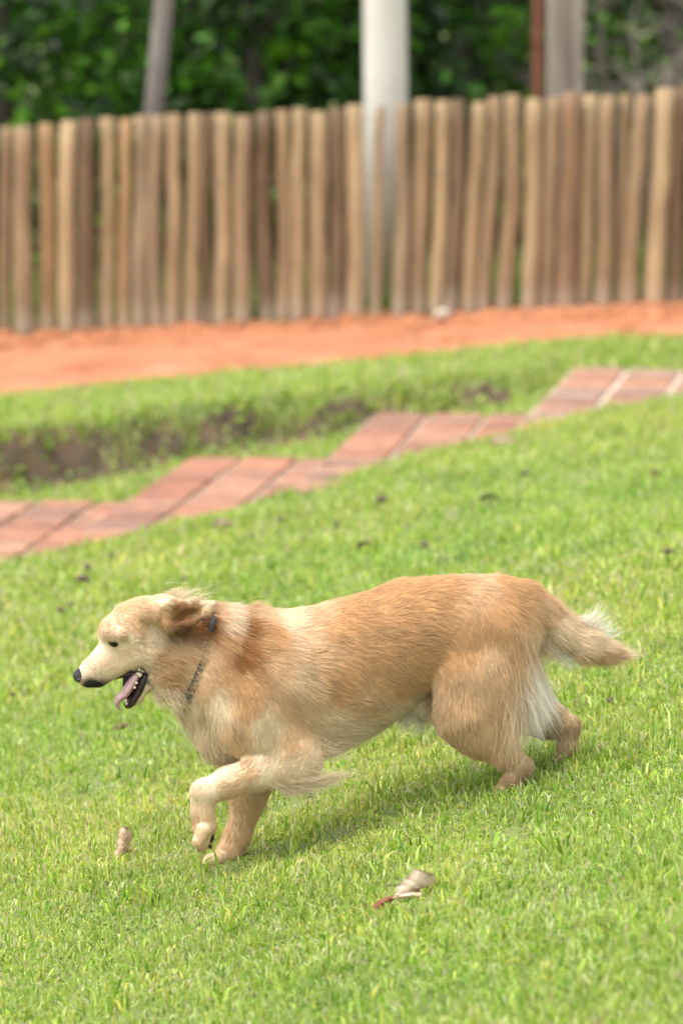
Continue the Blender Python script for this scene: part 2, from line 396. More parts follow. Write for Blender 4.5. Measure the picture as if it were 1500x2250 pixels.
pole_shape('leaning_post', p0 + d * (-.2 - p0[2]), p0 + d * (2.3 - p0[2]), .058, .05, 12, M_BARK, 'thin grey-brown post leaning to the right behind the left half of the fence', 'post', rings=8, jitter=.04)
p0 = at(1183, 210, 20.9)
pole_shape('rusty_pole', (p0[0], p0[1], -.1), (p0[0] - .01, p0[1], 3.6), .031, .029, 10, M_RUST, 'slim rust-red metal pole beside the wide grey post behind the fence', 'pole')
p0 = at(1240, 210, 20.6)
gp = empty('grooved_post', (p0[0], p0[1], 0))
hw = .082
prof = [(-hw, -hw), (-.02, -hw), (-.014, -hw + .02), (.014, -hw + .02), (.02, -hw), (hw, -hw), (hw, hw), (-hw, hw)]
V = [(x_, y_, z_) for z_ in (-.1, 4.2) for x_, y_ in prof]; n8 = len(prof)
F = [tuple(range(n8))[::-1], tuple(range(n8, 2 * n8))] + [(q, (q + 1) % n8, n8 + (q + 1) % n8, n8 + q) for q in range(n8)]
o = mesh_obj('shaft', V, F, M_GREYPOST, gp, False); o.rotation_euler[2] = R(10)
V, F = bevel_box(.1, .1, .04, .02); o = mesh_obj('cap', V, F, M_GREYPOST, gp, False); o.location = (0, 0, 4.24); o.rotation_euler[2] = R(10)
tag(gp, 'wide grey-brown square post with a groove behind the right part of the fence', 'post')

# ------------------------------------------------------------------ trees and shrubs behind the fence
def leaves_mesh(cent, size, tint, rg):
    n = len(cent)
    a = rg.normal(size=(n, 3)); a[:, 2] = a[:, 2] * .6 - .25; a /= np.linalg.norm(a, axis=1)[:, None]      # leaf axis, tips hang
    nn = rg.normal(size=(n, 3)); nn[:, 2] += .9
    b = np.cross(nn, a); b /= np.linalg.norm(b, axis=1)[:, None]; up = np.cross(a, b)
    s = size[:, None]
    V = np.stack([cent - a * s * .5, cent + b * s * .26 + up * s * .05 - a * s * .05, cent + a * s * .55 - up * s * .06, cent - b * s * .26 + up * s * .05 - a * s * .05], 1).reshape(-1, 3)
    k = np.arange(n) * 4
    F = np.stack([np.stack([k, k + 1, k + 2], 1), np.stack([k, k + 2, k + 3], 1)], 1).reshape(-1, 3)
    return V, F, np.repeat(tint, 4, 0)
GREENS = [srgb(38, 76, 10), srgb(56, 100, 14), srgb(92, 142, 28), srgb(20, 44, 8), srgb(54, 86, 22)]
def tree(name, label, cat, x, y, h, rx, ry, nclump, per, size, seed, pale=0.0, trunk_r=.09, group=None, low=.0):
    rg = np.random.default_rng(seed)
    zb = float(terr_z(x, y))
    root = tag(empty(name, (x, y, zb)), label, cat, group)
    parts = [tube([(0, 0, -.1), (.05, 0, h * .3), (-.03, .05, h * .62)], [trunk_r, trunk_r * .75, trunk_r * .4], 8, .08, seed)]
    for q in range(9):
        z0 = h * rg.uniform(.08, .6); an = rg.uniform(0, 6.28); L = rx * rg.uniform(.5, .95)
        m_ = (math.cos(an) * L * .5, math.sin(an) * L * .5, z0 + .2)
        parts.append(tube([(0, 0, z0), m_, (math.cos(an) * L, math.sin(an) * L, z0 + rg.uniform(.1, .6))], [trunk_r * .4, trunk_r * .25, trunk_r * .1], 6, .05, seed + q))
    V, F = join(parts); mesh_obj('trunk', V, F, M_TRUNK, root)
    th = rg.uniform(0, 6.28, nclump); zz = rg.uniform(low, 1, nclump); rr = np.sqrt(rg.uniform(.25, 1, nclump))
    prof = np.sqrt(np.clip(1 - (np.maximum(0, zz - .35) / .68) ** 2, .05, 1))
    C = np.stack([np.cos(th) * rr * rx * prof, np.sin(th) * rr * ry * prof, zz * h], 1)
    cs = rg.uniform(.10, .27, nclump)
    cent = np.repeat(C, per, 0) + rg.normal(size=(nclump * per, 3)) * np.repeat(cs, per)[:, None] * np.array([1, 1, .8])
    cent[:, 2] = np.abs(cent[:, 2]) + .02
    ct = np.array(GREENS)[rg.integers(0, 5, nclump)] * rg.uniform(.7, 1.35, (nclump, 1))
    tint = np.repeat(ct, per, 0) * rg.uniform(.75, 1.3, (nclump * per, 1))
    if pale:
        mk = rg.random(len(tint)) < pale; tint[mk] = srgb(150, 140, 118) * rg.uniform(.5, 1.0, (mk.sum(), 1))
    V, F, T = leaves_mesh(cent, size * rg.uniform(.6, 1.3, len(cent)), tint, rg)
    mesh_obj('crown', V, F, M_LEAF, root, False, T)
    return root
G = 'trees and shrubs behind the fence'
T_ = [('leafy_shrub', 'dense dark green shrub at the left edge behind the fence', -2.15, 24.2, 3.4, 1.15, .9, 230, 26, 11, 0),
      ('leafy_tree', 'broad bright-leaved tree between the leaning post and the left edge', -1.0, 25.6, 4.2, 1.2, 1.0, 230, 26, 12, 0),
      ('leafy_shrub', 'mid green shrub just right of the leaning post', -.55, 23.6, 2.9, .75, .7, 130, 26, 13, 0),
      ('leafy_tree', 'bushy green tree left of the pale concrete pole', .0, 25.0, 4.0, .95, .9, 190, 26, 14, 0),
      ('leafy_shrub', 'bright green shrub right of the pale concrete pole', .72, 23.9, 3.2, .7, .75, 140, 26, 15, .02),
      ('leafy_tree', 'darker tree behind the slim rust-red pole', 1.15, 25.9, 4.3, 1.0, .9, 170, 24, 16, .05),
      ('leafy_tree', 'thin greyish green tree at the right edge behind the fence', 2.1, 25.2, 3.8, 1.1, .9, 150, 18, 17, .32)]
for nm, lb, x, y, h, rx, ry, nc, per, sd_, pale in T_:
    tree(nm, lb, 'tree' if 'tree' in nm else 'shrub', x, y, h, rx, ry, nc, per, .115, sd_, pale, group=G)
for k, x in enumerate((-3.6, -1.8, .1, 1.9, 3.7)):       # second row that closes the view
    tree('background_tree', ['tall dark tree in the back row at far left', 'tall dark tree in the back row behind the leaning post', 'tall dark tree in the back row behind the concrete pole',
          'tall dark tree in the back row behind the grooved post', 'tall dark tree in the back row at far right'][k], 'tree', x, 28.6 + .5 * math.sin(k * 2.1), 5.6, 1.5, 1.1, 330, 22, .15, 40 + k, .02, .14, G)
# bare twiggy bush, right
rg = np.random.default_rng(5)
x0, y0 = 1.72, 24.2; parts = []
for q in range(26):
    an = rg.uniform(0, 6.28); L = rg.uniform(.5, 1.2); t0 = rg.uniform(0, .3); h = rg.uniform(.9, 2.2)
    p_ = [(0, 0, 0)]
    for s_ in range(1, 6):
        t = s_ / 5; p_.append((math.cos(an) * L * t ** 1.3 + rg.normal() * .05, math.sin(an) * L * t ** 1.3 * .7 + rg.normal() * .05, h * t + rg.normal() * .04))
    parts.append(tube(p_, [.022, .018, .014, .011, .008, .004], 5, .1, q))
    for w_ in range(3):
        s_ = p_[rg.integers(2, 5)]; parts.append(tube([s_, (s_[0] + rg.normal() * .2, s_[1] + rg.normal() * .2, s_[2] + rg.uniform(.05, .3)), (s_[0] + rg.normal() * .4, s_[1] + rg.normal() * .3, s_[2] + rg.uniform(.1, .5))], [.009, .006, .003], 4, .1, q))
V, F = join(parts); o = mesh_obj('bare_bush', V, F, M_TWIG); o.location = (x0, y0, float(terr_z(x0, y0)))
tag(o, 'bare grey twiggy bush right of the grooved post behind the fence', 'bush')
# ------------------------------------------------------------------ the dog
PSI = R(10)                                # nose turned a little towards the camera
DB = np.array([0.0, 7.40, 0.0]); UA = np.array([math.cos(PSI), math.sin(PSI), 0]); VA = np.array([-math.sin(PSI), math.cos(PSI), 0])
PX = 7.40 / FPX                            # metres for one photograph pixel at the dog
def loc(px, py, v=0.0):                    # photograph pixel + sideways offset -> dog coordinates (along, across, up)
    d = ray(px, py); w = CAMP - DB
    t = (v - w @ VA) / (d @ VA); p = w + d * t
    return np.array([p @ UA, v, p[2]])
dog = empty('dog', DB); dog.rotation_euler[2] = PSI
tag(dog, 'golden tan long-haired dog bounding down the lawn with open mouth and dark collar', 'dog')

# chains of tapered limbs: points (px, py, sideways m, radius px), sideways squash, blend m, fur flow (along, up), fur length m
CH = [
 # trunk
 ([(505, 1478, 0, 104), (570, 1490, 0, 136), (630, 1500, 0, 150), (710, 1490, 0, 150), (800, 1452, 0, 138), (900, 1400, 0, 120), (980, 1388, 0, 114), (1050, 1386, 0, 114), (1095, 1375, 0, 105)], .80, .03, (1, -.42), .022),
 ([(470, 1545, 0, 62), (505, 1600, 0, 66), (560, 1610, 0, 80)], 1.0, .03, (.35, -1), .03),             # forechest
 ([(600, 1590, 0, 78), (700, 1580, 0, 66), (790, 1536, 0, 50)], 1.05, .03, (1, -.5), .026),            # brisket
 ([(545, 1440, 0, 100), (480, 1432, 0, 92), (425, 1430, 0, 84)], .78, .03, (.75, -.75), .032),          # neck
 ([(425, 1455, 0, 76), (385, 1460, 0, 72)], .85, .03, (.8, -.6), .03),                                  # throat
 # head
 ([(352, 1378, 0, 72), (318, 1374, 0, 63)], .93, .02, (1, -.15), .013),
 ([(280, 1382, 0, 52), (262, 1392, 0, 46)], .95, .018, (1, .15), .010),
 ([(238, 1388, -.026, 17), (262, 1396, -.040, 13)], 1.0, .012, (1, .3), .007), ([(238, 1388, .026, 17), (262, 1396, .040, 13)], 1.0, .012, (1, .3), .007),
 ([(335, 1420, 0, 58), (365, 1440, 0, 56)], 1.08, .02, (1, -.35), .019),
 ([(270, 1425, 0, 43), (235, 1453, 0, 34), (204, 1477, 0, 28), (192, 1486, 0, 23)], .86, .014, (1, .35), .0075),
 ([(300, 1438, 0, 36), (255, 1462, 0, 22), (215, 1490, 0, 17)], 1.25, .010, (1, .2), .0075),             # flews
 ([(345, 1468, 0, 32), (322, 1500, 0, 17), (298, 1534, 0, 13), (288, 1543, 0, 10)], 1.35, .008, (.7, .5), .006),  # lower jaw
 # near foreleg (lifted)
 ([(520, 1500, -.045, 92), (560, 1570, -.065, 84), (640, 1655, -.075, 66)], .62, .025, (.45, -1), .016),
 ([(655, 1672, -.080, 50), (570, 1694, -.085, 37), (505, 1718, -.085, 31), (455, 1738, -.085, 29)], .80, .018, (-1, -.55), .012),
 ([(448, 1742, -.085, 30), (446, 1785, -.085, 24), (450, 1815, -.085, 25)], .9, .010, (.1, -1), .009),
 ([(447, 1825, -.104, 17), (436, 1848, -.107, 13), (440, 1860, -.107, 8)], 1.0, .003, (.0, -1), .008),
 ([(450, 1822, -.086, 20), (444, 1850, -.086, 16), (448, 1862, -.086, 9)], 1.0, .003, (.0, -1), .008),
 ([(455, 1822, -.066, 17), (456, 1844, -.063, 13), (460, 1855, -.063, 8)], 1.0, .003, (.0, -1), .008),
 # far foreleg (planted)
 ([(560, 1570, .055, 80), (590, 1650, .065, 58)], .62, .025, (.2, -1), .014),
 ([(592, 1660, .065, 50), (546, 1755, .065, 36), (522, 1835, .065, 28)], .80, .018, (-.3, -1), .011),
 ([(522, 1838, .065, 30), (505, 1872, .065, 27), (490, 1884, .065, 22)], .95, .010, (-.5, -1), .012),
 ([(486, 1884, .046, 15), (466, 1891, .044, 14), (458, 1895, .044, 10)], 1.0, .003, (-1, -.3), .008),
 ([(484, 1884, .064, 16), (462, 1891, .064, 15), (454, 1895, .064, 10)], 1.0, .003, (-1, -.3), .008),
 ([(488, 1884, .083, 15), (470, 1891, .085, 14), (461, 1895, .085, 10)], 1.0, .003, (-1, -.3), .008),
 # near hind leg
 ([(1062, 1415, -.045, 108), (1055, 1500, -.062, 98), (1042, 1564, -.068, 82), (1062, 1608, -.068, 54)], .60, .025, (.12, -1), .022),
 ([(1062, 1610, -.068, 52), (1108, 1655, -.068, 31), (1144, 1682, -.068, 22)], .80, .018, (.5, -1), .014),
 ([(1144, 1686, -.068, 24), (1122, 1716, -.068, 19), (1104, 1738, -.068, 18)], .9, .010, (-.5, -1), .012),
 ([(1102, 1742, -.080, 13), (1084, 1756, -.082, 10)], 1.0, .003, (-1, -.3), .008), ([(1102, 1742, -.066, 14), (1080, 1757, -.066, 11)], 1.0, .003, (-1, -.3), .008), ([(1104, 1742, -.052, 13), (1086, 1756, -.050, 10)], 1.0, .003, (-1, -.3), .008),
 # far hind leg
 ([(1080, 1420, .05, 96), (1105, 1500, .062, 78), (1140, 1552, .066, 56)], .60, .025, (.3, -1), .018),
 ([(1140, 1555, .066, 52), (1200, 1580, .066, 40), (1246, 1596, .066, 27)], .85, .018, (.9, -.7), .014),
 ([(1247, 1597, .066, 26), (1246, 1640, .066, 22), (1236, 1668, .066, 20)], .9, .010, (-.1, -1), .012),
 ([(1232, 1672, .053, 13), (1212, 1688, .051, 10)], 1.0, .003, (-1, -.3), .008), ([(1231, 1672, .067, 14), (1208, 1689, .067, 11)], 1.0, .003, (-1, -.3), .008), ([(1234, 1672, .081, 13), (1214, 1688, .083, 10)], 1.0, .003, (-1, -.3), .008),
 # tail
 ([(1095, 1335, 0, 62), (1150, 1325, 0, 42), (1195, 1350, 0, 33), (1235, 1385, -.01, 29)], .9, .02, (.8, -.75), .030),
 ([(1235, 1385, -.01, 29), (1285, 1415, -.02, 25), (1325, 1429, -.02, 16), (1350, 1434, -.02, 7)], .9, .02, (1, -.12), .036),
 # breech fur mass between thigh and tail
 ([(1120, 1420, 0, 52), (1130, 1500, 0, 40)], 1.2, .02, (.1, -1), .03),
 # penile sheath and flank fold
 ([(860, 1530, 0, 24), (920, 1540, 0, 24), (965, 1520, 0, 30)], .8, .018, (.6, -.8), .03),
]
for s_ in (-1, 1):                         # ears, blown back
    CH += [([(325, 1342, .056 * s_, 20), (372, 1326, .070 * s_, 12), (425, 1326, .080 * s_, 8), (472, 1324, .084 * s_, 2.5)], 1.0, .012, (1, .05), .011),
           ([(470, 1326, .084 * s_, 3), (450, 1350, .086 * s_, 6), (425, 1368, .082 * s_, 7), (398, 1380, .074 * s_, 8)], 1.0, .010, (1, -.1), .010),
           ([(345, 1352, .062 * s_, 16), (372, 1370, .068 * s_, 13), (400, 1380, .072 * s_, 9)], 1.0, .012, (1, -.3), .014),
           ([(350, 1345, .064 * s_, 12), (410, 1340, .074 * s_, 8), (456, 1333, .082 * s_, 4)], 1.0, .012, (1, -.1), .010),
           ([(365, 1356, .066 * s_, 11), (410, 1354, .072 * s_, 8), (446, 1346, .080 * s_, 5)], 1.0, .012, (1, -.1), .008),
           ([(375, 1368, .068 * s_, 10), (420, 1362, .074 * s_, 7)], 1.0, .012, (1, -.2), .010)]
SEG = []
for pts, vs, k_, flow, hl in CH:
    P = [(loc(a_, b_, c_), r_ * PX) for a_, b_, c_, r_ in pts]
    for q in range(len(P) - 1): SEG.append((P[q][0], P[q + 1][0], P[q][1], P[q + 1][1], vs, k_, np.array([flow[0], 0, flow[1]]), hl))
SEG = [(a_, b_, r0, r1, vs, k_, fl / np.linalg.norm(fl), hl) for a_, b_, r0, r1, vs, k_, fl, hl in SEG]
def seg_d(p, s):
    a_, b_, r0, r1, vs = s[:5]; sc = np.array([1, 1 / vs, 1], np.float32)
    A = (a_ * sc).astype(np.float32); B = (b_ * sc).astype(np.float32); p = p * sc; ab = B - A
    t = np.clip(((p - A) @ ab) / (ab @ ab + 1e-12), 0, 1)
    return np.linalg.norm(p - A - t[..., None] * ab, axis=-1) - (r0 + (r1 - r0) * t)
H_ = .0034
lo = np.min([np.minimum(s[0], s[1]) - max(s[2], s[3]) for s in SEG], 0) - .02; hi = np.max([np.maximum(s[0], s[1]) + max(s[2], s[3]) for s in SEG], 0) + .02
dim = np.ceil((hi - lo) / H_).astype(int) + 1
Fg = np.full(dim, .2, np.float32)
ax = [lo[q] + np.arange(dim[q]) * H_ for q in range(3)]
def box_of(s, pad):
    rr = max(s[2], s[3]); ext = np.array([rr, rr * s[4], rr]) + pad
    l_ = np.minimum(s[0], s[1]) - ext; h_ = np.maximum(s[0], s[1]) + ext
    i0 = np.clip(((l_ - lo) / H_).astype(int), 0, dim - 1); i1 = np.clip(np.ceil((h_ - lo) / H_).astype(int) + 1, 1, dim)
    return tuple(slice(i0[q], i1[q]) for q in range(3))
def pts_in(sl):
    return np.stack(np.meshgrid(*[ax[q][sl[q]].astype(np.float32) for q in range(3)], indexing='ij'), -1)
for s in SEG:
    sl = box_of(s, s[5] + .012); p_ = pts_in(sl); d_ = seg_d(p_, s).astype(np.float32); k_ = s[5]; F0 = Fg[sl]
    h_ = np.maximum(k_ - np.abs(F0 - d_), 0) / k_
    Fg[sl] = np.minimum(F0, d_) - h_ * h_ * k_ * .25
def carve(pts, vs, k_):
    P = [(loc(a_, b_, c_), r_ * PX) for a_, b_, c_, r_ in pts]
    for q in range(len(P) - 1):
        s = (P[q][0], P[q + 1][0], P[q][1], P[q + 1][1], vs, k_)
        sl = box_of(s, k_ + .012); d_ = -seg_d(pts_in(sl), s).astype(np.float32); F0 = Fg[sl]
        h_ = np.maximum(k_ - np.abs(F0 - d_), 0) / k_
        Fg[sl] = np.maximum(F0, d_) + h_ * h_ * k_ * .25
carve([(318, 1474, 0, 8), (288, 1500, 0, 19), (262, 1528, 0, 30)], 4.0, .004)                            # the open mouth
for s_ in (-1, 1):
    carve([(248, 1413, .050 * s_, 11), (257, 1414, .053 * s_, 11)], .6, .008)                              # eye sockets
    carve([(384, 1362, .079 * s_, 10), (410, 1351, .084 * s_, 12), (436, 1346, .089 * s_, 9)], .9, .003)                                # hollow of the ear
    carve([(205, 1500, .030 * s_, 3), (230, 1486, .036 * s_, 3)], 1.0, .004)

def surface_nets(Fv):
    ins = Fv < 0
    nx, ny, nz = Fv.shape
    cnt = np.zeros((nx - 1, ny - 1, nz - 1), np.int8)
    for a_ in (0, 1):
        for b_ in (0, 1):
            for c_ in (0, 1): cnt += ins[a_:nx - 1 + a_, b_:ny - 1 + b_, c_:nz - 1 + c_]
    act = np.argwhere((cnt > 0) & (cnt < 8)); idx = np.full(cnt.shape, -1, np.int32); idx[tuple(act.T)] = np.arange(len(act))
    acc = np.zeros((len(act), 3)); w = np.zeros(len(act))
    for d_ in range(3):
        e = np.eye(3, dtype=int)[d_]; oth = [q for q in range(3) if q != d_]
        for a_ in (0, 1):
            for b_ in (0, 1):
                c0 = np.zeros(3, int); c0[oth[0]] = a_; c0[oth[1]] = b_
                f0 = Fv[tuple((act + c0).T)]; f1 = Fv[tuple((act + c0 + e).T)]
                m_ = (f0 < 0) != (f1 < 0); t = np.where(m_, f0 / np.where(m_, f0 - f1, 1), 0)
                acc += m_[:, None] * (act + c0 + t[:, None] * e); w += m_
    V = acc / w[:, None]
    faces = []
    for d_ in range(3):
        o1, o2 = [(1, 2), (2, 0), (0, 1)][d_]
        sl0 = [slice(1, -1)] * 3; sl1 = [slice(1, -1)] * 3; sl0[d_] = slice(0, -1); sl1[d_] = slice(1, None)
        A = ins[tuple(sl0)]; B = ins[tuple(sl1)]
        for flip, m_ in ((0, A & ~B), (1, ~A & B)):
            e = np.argwhere(m_); off = np.ones(3, int); off[d_] = 0; e = e + off
            q = []
            for da, db in ((-1, -1), (0, -1), (0, 0), (-1, 0)):
                c = e.copy(); c[:, o1] += da; c[:, o2] += db; q.append(idx[tuple(c.T)])
            q = np.stack(q, 1)
            faces.append(q[:, ::-1] if flip else q)
    return V, np.concatenate(faces)
BV, BF = surface_nets(Fg); BV = lo + BV * H_
def sdf(p):                                # trilinear look-up
    g = (p - lo) / H_; i_ = np.clip(np.floor(g).astype(int), 0, dim - 2); t = g - i_; r = 0
    for a_ in (0, 1):
        for b_ in (0, 1):
            for c_ in (0, 1):
                w = (t[:, 0] if a_ else 1 - t[:, 0]) * (t[:, 1] if b_ else 1 - t[:, 1]) * (t[:, 2] if c_ else 1 - t[:, 2])
                r = r + w * Fg[i_[:, 0] + a_, i_[:, 1] + b_, i_[:, 2] + c_]
    return r
def skin_v(px, py, side):                  # sideways position of the skin at a pixel
    for q in range(400):
        v_ = side * (.16 - q * .0005)
        if sdf(loc(px, py, v_)[None])[0] < 0: return v_
    return 0.0

# coat: real colour patches of this dog, placed on the body
CG, CT, CC, CW, CD, CE = srgb(211, 174, 129), srgb(221, 192, 155), srgb(231, 213, 184), srgb(238, 231, 218), srgb(166, 118, 72), srgb(112, 76, 56)
CM = srgb(220, 194, 162); CB = srgb(194, 168, 132)
CP = [(195, 1445, CM), (222, 1425, CC), (232, 1448, CM), (230, 1480, CC), (205, 1495, CM), (262, 1455, CM), (275, 1400, CC), (255, 1385, CM), (252, 1432, CM), (300, 1345, CT), (270, 1365, CM), (235, 1375, CM), (345, 1305, CC), (400, 1305, CC), (285, 1330, CT), (450, 1320, CC), (290, 1415, CC), (300, 1440, CC), (330, 1405, CC), (345, 1425, CG), (330, 1370, CC), (305, 1362, CT),
      (380, 1420, CT), (380, 1450, CG), (365, 1480, CG), (400, 1470, CT), (320, 1510, CC), (345, 1338, CG), (370, 1332, CD), (400, 1330, CD), (430, 1327, CG), (465, 1324, CG), (450, 1358, CD), (425, 1372, CD), (410, 1350, CE), (390, 1362, CE), (432, 1346, CE), (400, 1357, CE), (430, 1480, CT), (440, 1420, CT), (360, 1530, CC), (395, 1540, CC), (490, 1350, CC), (490, 1400, CG), (530, 1405, CD), (545, 1375, CD), (520, 1435, CD),
      (500, 1470, CG), (575, 1390, CG), (570, 1345, CT), (620, 1350, CC), (640, 1400, (CC + CT) / 2), (640, 1470, (CC + CT) / 2), (680, 1420, CT), (600, 1450, CT), (620, 1520, CT), (690, 1345, CT), (720, 1370, CG), (760, 1350, CG), (850, 1310, CG), (950, 1290, CG), (1050, 1285, CT), (1100, 1275, CG),
      (720, 1480, CG), (800, 1430, CG), (880, 1400, CG), (940, 1440, CG), (780, 1530, CT), (850, 1500, CG), (700, 1590, CC), (690, 1640, CC), (760, 1610, CC), (800, 1600, CC), (850, 1560, CC), (880, 1570, CC), (905, 1575, CW), (950, 1560, CT), (965, 1600, CT),
      (470, 1530, CC), (450, 1570, CC), (420, 1595, CC), (450, 1650, CC), (480, 1675, CC), (500, 1590, CT), (530, 1520, CG), (560, 1570, CC), (560, 1630, CC), (620, 1600, CT), (640, 1660, CC), (690, 1690, CC), (660, 1730, CC), (570, 1690, CC), (500, 1700, CT), (540, 1660, CT), (430, 1725, CC), (440, 1760, CT), (445, 1810, CT), (440, 1850, CT), (540, 1790, CT), (520, 1850, CT), (470, 1890, CT),
      (1000, 1400, CG), (1060, 1360, CG), (1060, 1430, CT), (1000, 1500, CT), (1050, 1520, CT), (1100, 1480, CT), (1130, 1420, CG), (1080, 1580, CC), (1140, 1500, CC), (1160, 1560, CW), (1150, 1600, CC), (1000, 1580, CT), (1040, 1630, CT), (1100, 1640, CT), (1150, 1680, CB), (1110, 1720, CB), (1085, 1750, CT), (1120, 1680, CB),
      (1140, 1300, CG), (1165, 1350, CT), (1190, 1320, CT), (1230, 1370, CC), (1180, 1400, CC), (1290, 1400, CC), (1290, 1440, CT), (1340, 1430, CT), (1375, 1440, CC), (1190, 1520, CW), (1210, 1560, CC), (1250, 1580, CT), (1260, 1620, CB), (1230, 1680, CB), (1245, 1655, CB), (1215, 1600, CB)]
CPX = np.array([[*loc(a_, b_)[[0, 2]]] for a_, b_, _ in CP]); CPC = np.array([c_ for _, _, c_ in CP])
def coat(p):
    out = np.zeros((len(p), 3))
    for s0 in range(0, len(p), 20000):
        q = p[s0:s0 + 20000]
        wob = .010 * np.stack([vnoise(q[:, 0] * 28, q[:, 1] * 28, q[:, 2] * 28, 51), vnoise(q[:, 0] * 28, q[:, 1] * 28, q[:, 2] * 28, 52)], 1)
        d2 = ((q[:, None, [0, 2]] + wob[:, None] - CPX[None]) ** 2).sum(-1)
        w = 1 / (d2 + .00012) ** 2.2
        out[s0:s0 + 20000] = (w @ CPC) / w.sum(1)[:, None]
    return out
nose_c = loc(176, 1484); 
def dark_mask(p):                          # dark lip skin round the mouth and behind the nose
    def near(px, py, r): return np.clip(1.4 - np.hypot(p[:, 0] - loc(px, py)[0], p[:, 2] - loc(px, py)[2]) / (r * PX), 0, 1)
    m = near(195, 1503, 17) + .45 * near(212, 1506, 16) + .3 * near(205, 1494, 26) + .25 * near(232, 1500, 16) + .15 * near(252, 1490, 12)
    for a_, b_ in ((316, 1474), (314, 1484), (310, 1494), (303, 1510), (295, 1525), (288, 1538), (300, 1466), (282, 1476)): m = m + .9 * near(a_, b_, 9)
    return np.clip(m, 0, 1)[:, None]
def fur_col(p):
    c = coat(p); m = dark_mask(p); return c * (1 - m) + np.array([.035, .03, .028]) * m
def coat_mat(name, rough, hair=False):
    m, n, l, b, out = new_mat(name)
    a = n.new('ShaderNodeAttribute'); a.attribute_name = 'tint'
    l.new(a.outputs['Color'], b.inputs['Base Color']); b.inputs['Roughness'].default_value = rough; b.inputs['Specular IOR Level'].default_value = .12
    if hair:
        t = n.new('ShaderNodeBsdfTranslucent'); l.new(a.outputs['Color'], t.inputs['Color'])
        mx = n.new('ShaderNodeMixShader'); mx.inputs[0].default_value = .35
        l.new(b.outputs[0], mx.inputs[1]); l.new(t.outputs[0], mx.inputs[2]); l.new(mx.outputs[0], out.inputs[0])
    return m
M_SKIN = coat_mat('coat_under', .8); M_FUR = coat_mat('fur_strand', .55, True)
M_NOSE = noise_mat('nose_leather', (.012, .011, .012), (.03, .028, .03), 260, rough=.35, bump=.5, bscale=500, spec=.5)
M_GUM = noise_mat('dark_gum', (.010, .006, .007), (.05, .018, .02), 90, rough=.25, bump=.2, spec=.5)
M_TONGUE = noise_mat('tongue_flesh', (.36, .20, .20), (.50, .32, .31), 60, rough=.3, bump=.3, bscale=300, spec=.5)
M_TOOTH = noise_mat('tooth_enamel', (.62, .52, .34), (.72, .65, .50), 90, rough=.3, spec=.5)
M_EYE = noise_mat('eye_dark', (.010, .006, .004), (.022, .010, .006), 120, rough=.1, spec=.35)
M_LID = noise_mat('eyelid_skin', (.014, .010, .009), (.03, .02, .016), 120, rough=.5)
M_COLLAR = noise_mat('collar_webbing', (.05, .052, .056), (.11, .112, .115), 220, rough=.8, bump=.6, bscale=500)
M_BUCKLE = noise_mat('collar_buckle', (.022, .024, .026), (.065, .068, .07), 160, rough=.6, bump=.6, bscale=400)
M_METAL = noise_mat('collar_ring_metal', (.5, .5, .5), (.65, .65, .65), 50, rough=.3); 
body = mesh_obj('body', BV, BF, M_SKIN, dog, True, fur_col(BV) * .9)

def blob(name, pts, vs, mat, parent, sides=14, k=3):
    """a smooth closed form along a spine: points (px, py, sideways, half-thickness px), sideways width factor"""
    P = np.array([loc(a_, b_, c_) for a_, b_, c_, _ in pts]); r_ = np.array([p_[3] * PX for p_ in pts])
    n = len(P); T = np.linspace(0, n - 1, (n - 1) * k + 1); Pi = np.stack([np.interp(T, range(n), P[:, q]) for q in range(3)], 1); ri = np.interp(T, range(n), r_)
    V = []; F = []
    for q in range(len(Pi)):
        d_ = Pi[min(q + 1, len(Pi) - 1)] - Pi[max(q - 1, 0)]; d_ /= np.linalg.norm(d_)
        a_ = np.array([0, 1.0, 0]); b_ = np.cross(d_, a_)
        for s_ in range(sides):
            t = 2 * math.pi * s_ / sides; V.append(Pi[q] + a_ * math.cos(t) * ri[q] * vs + b_ * math.sin(t) * ri[q])
    for q in range(len(Pi) - 1):
        for s_ in range(sides): F.append((q * sides + s_, q * sides + (s_ + 1) % sides, (q + 1) * sides + (s_ + 1) % sides, (q + 1) * sides + s_))
    F.append(tuple(range(sides))[::-1]); F.append(tuple(range((len(Pi) - 1) * sides, len(Pi) * sides)))
    o = mesh_obj(name, V, F, mat, parent)
    sm = o.modifiers.new('round', 'SUBSURF'); sm.levels = 1; sm.render_levels = 1
    return o
nose = blob('nose', [(200, 1482, 0, 10), (190, 1481, 0, 17), (179, 1484, 0, 19), (168, 1488, 0, 14), (162, 1491, 0, 7)], 1.0, M_NOSE, dog)
for s_ in (-1, 1):
    o = blob('nostril', [(166, 1494, .010 * s_, 2), (171, 1494, .017 * s_, 4), (180, 1492, .0195 * s_, 2)], 1.0, M_GUM, nose, 8)
blob('gum', [(326, 1462, 0, 9), (317, 1486, 0, 15), (304, 1514, 0, 14), (292, 1538, 0, 12), (281, 1550, 0, 9), (274, 1553, 0, 4)], 2.0, M_GUM, dog)
blob('palate', [(322, 1463, 0, 6), (300, 1470, 0, 8), (275, 1481, 0, 6), (250, 1490, 0, 4)], 3.2, M_GUM, dog)
lin = [(270, 1484), (298, 1466), (327, 1457), (330, 1470), (318, 1500), (302, 1530), (284, 1553), (272, 1548), (273, 1525), (270, 1503)]
Vl = [loc(a_, b_, v_) for v_ in (.002, .024) for a_, b_ in lin]; nl = len(lin)
mesh_obj('mouth_lining', Vl, [tuple(range(nl)), tuple(range(nl, 2 * nl))[::-1]] + [(q, nl + q, nl + (q + 1) % nl, (q + 1) % nl) for q in range(nl)], M_GUM, dog, False)
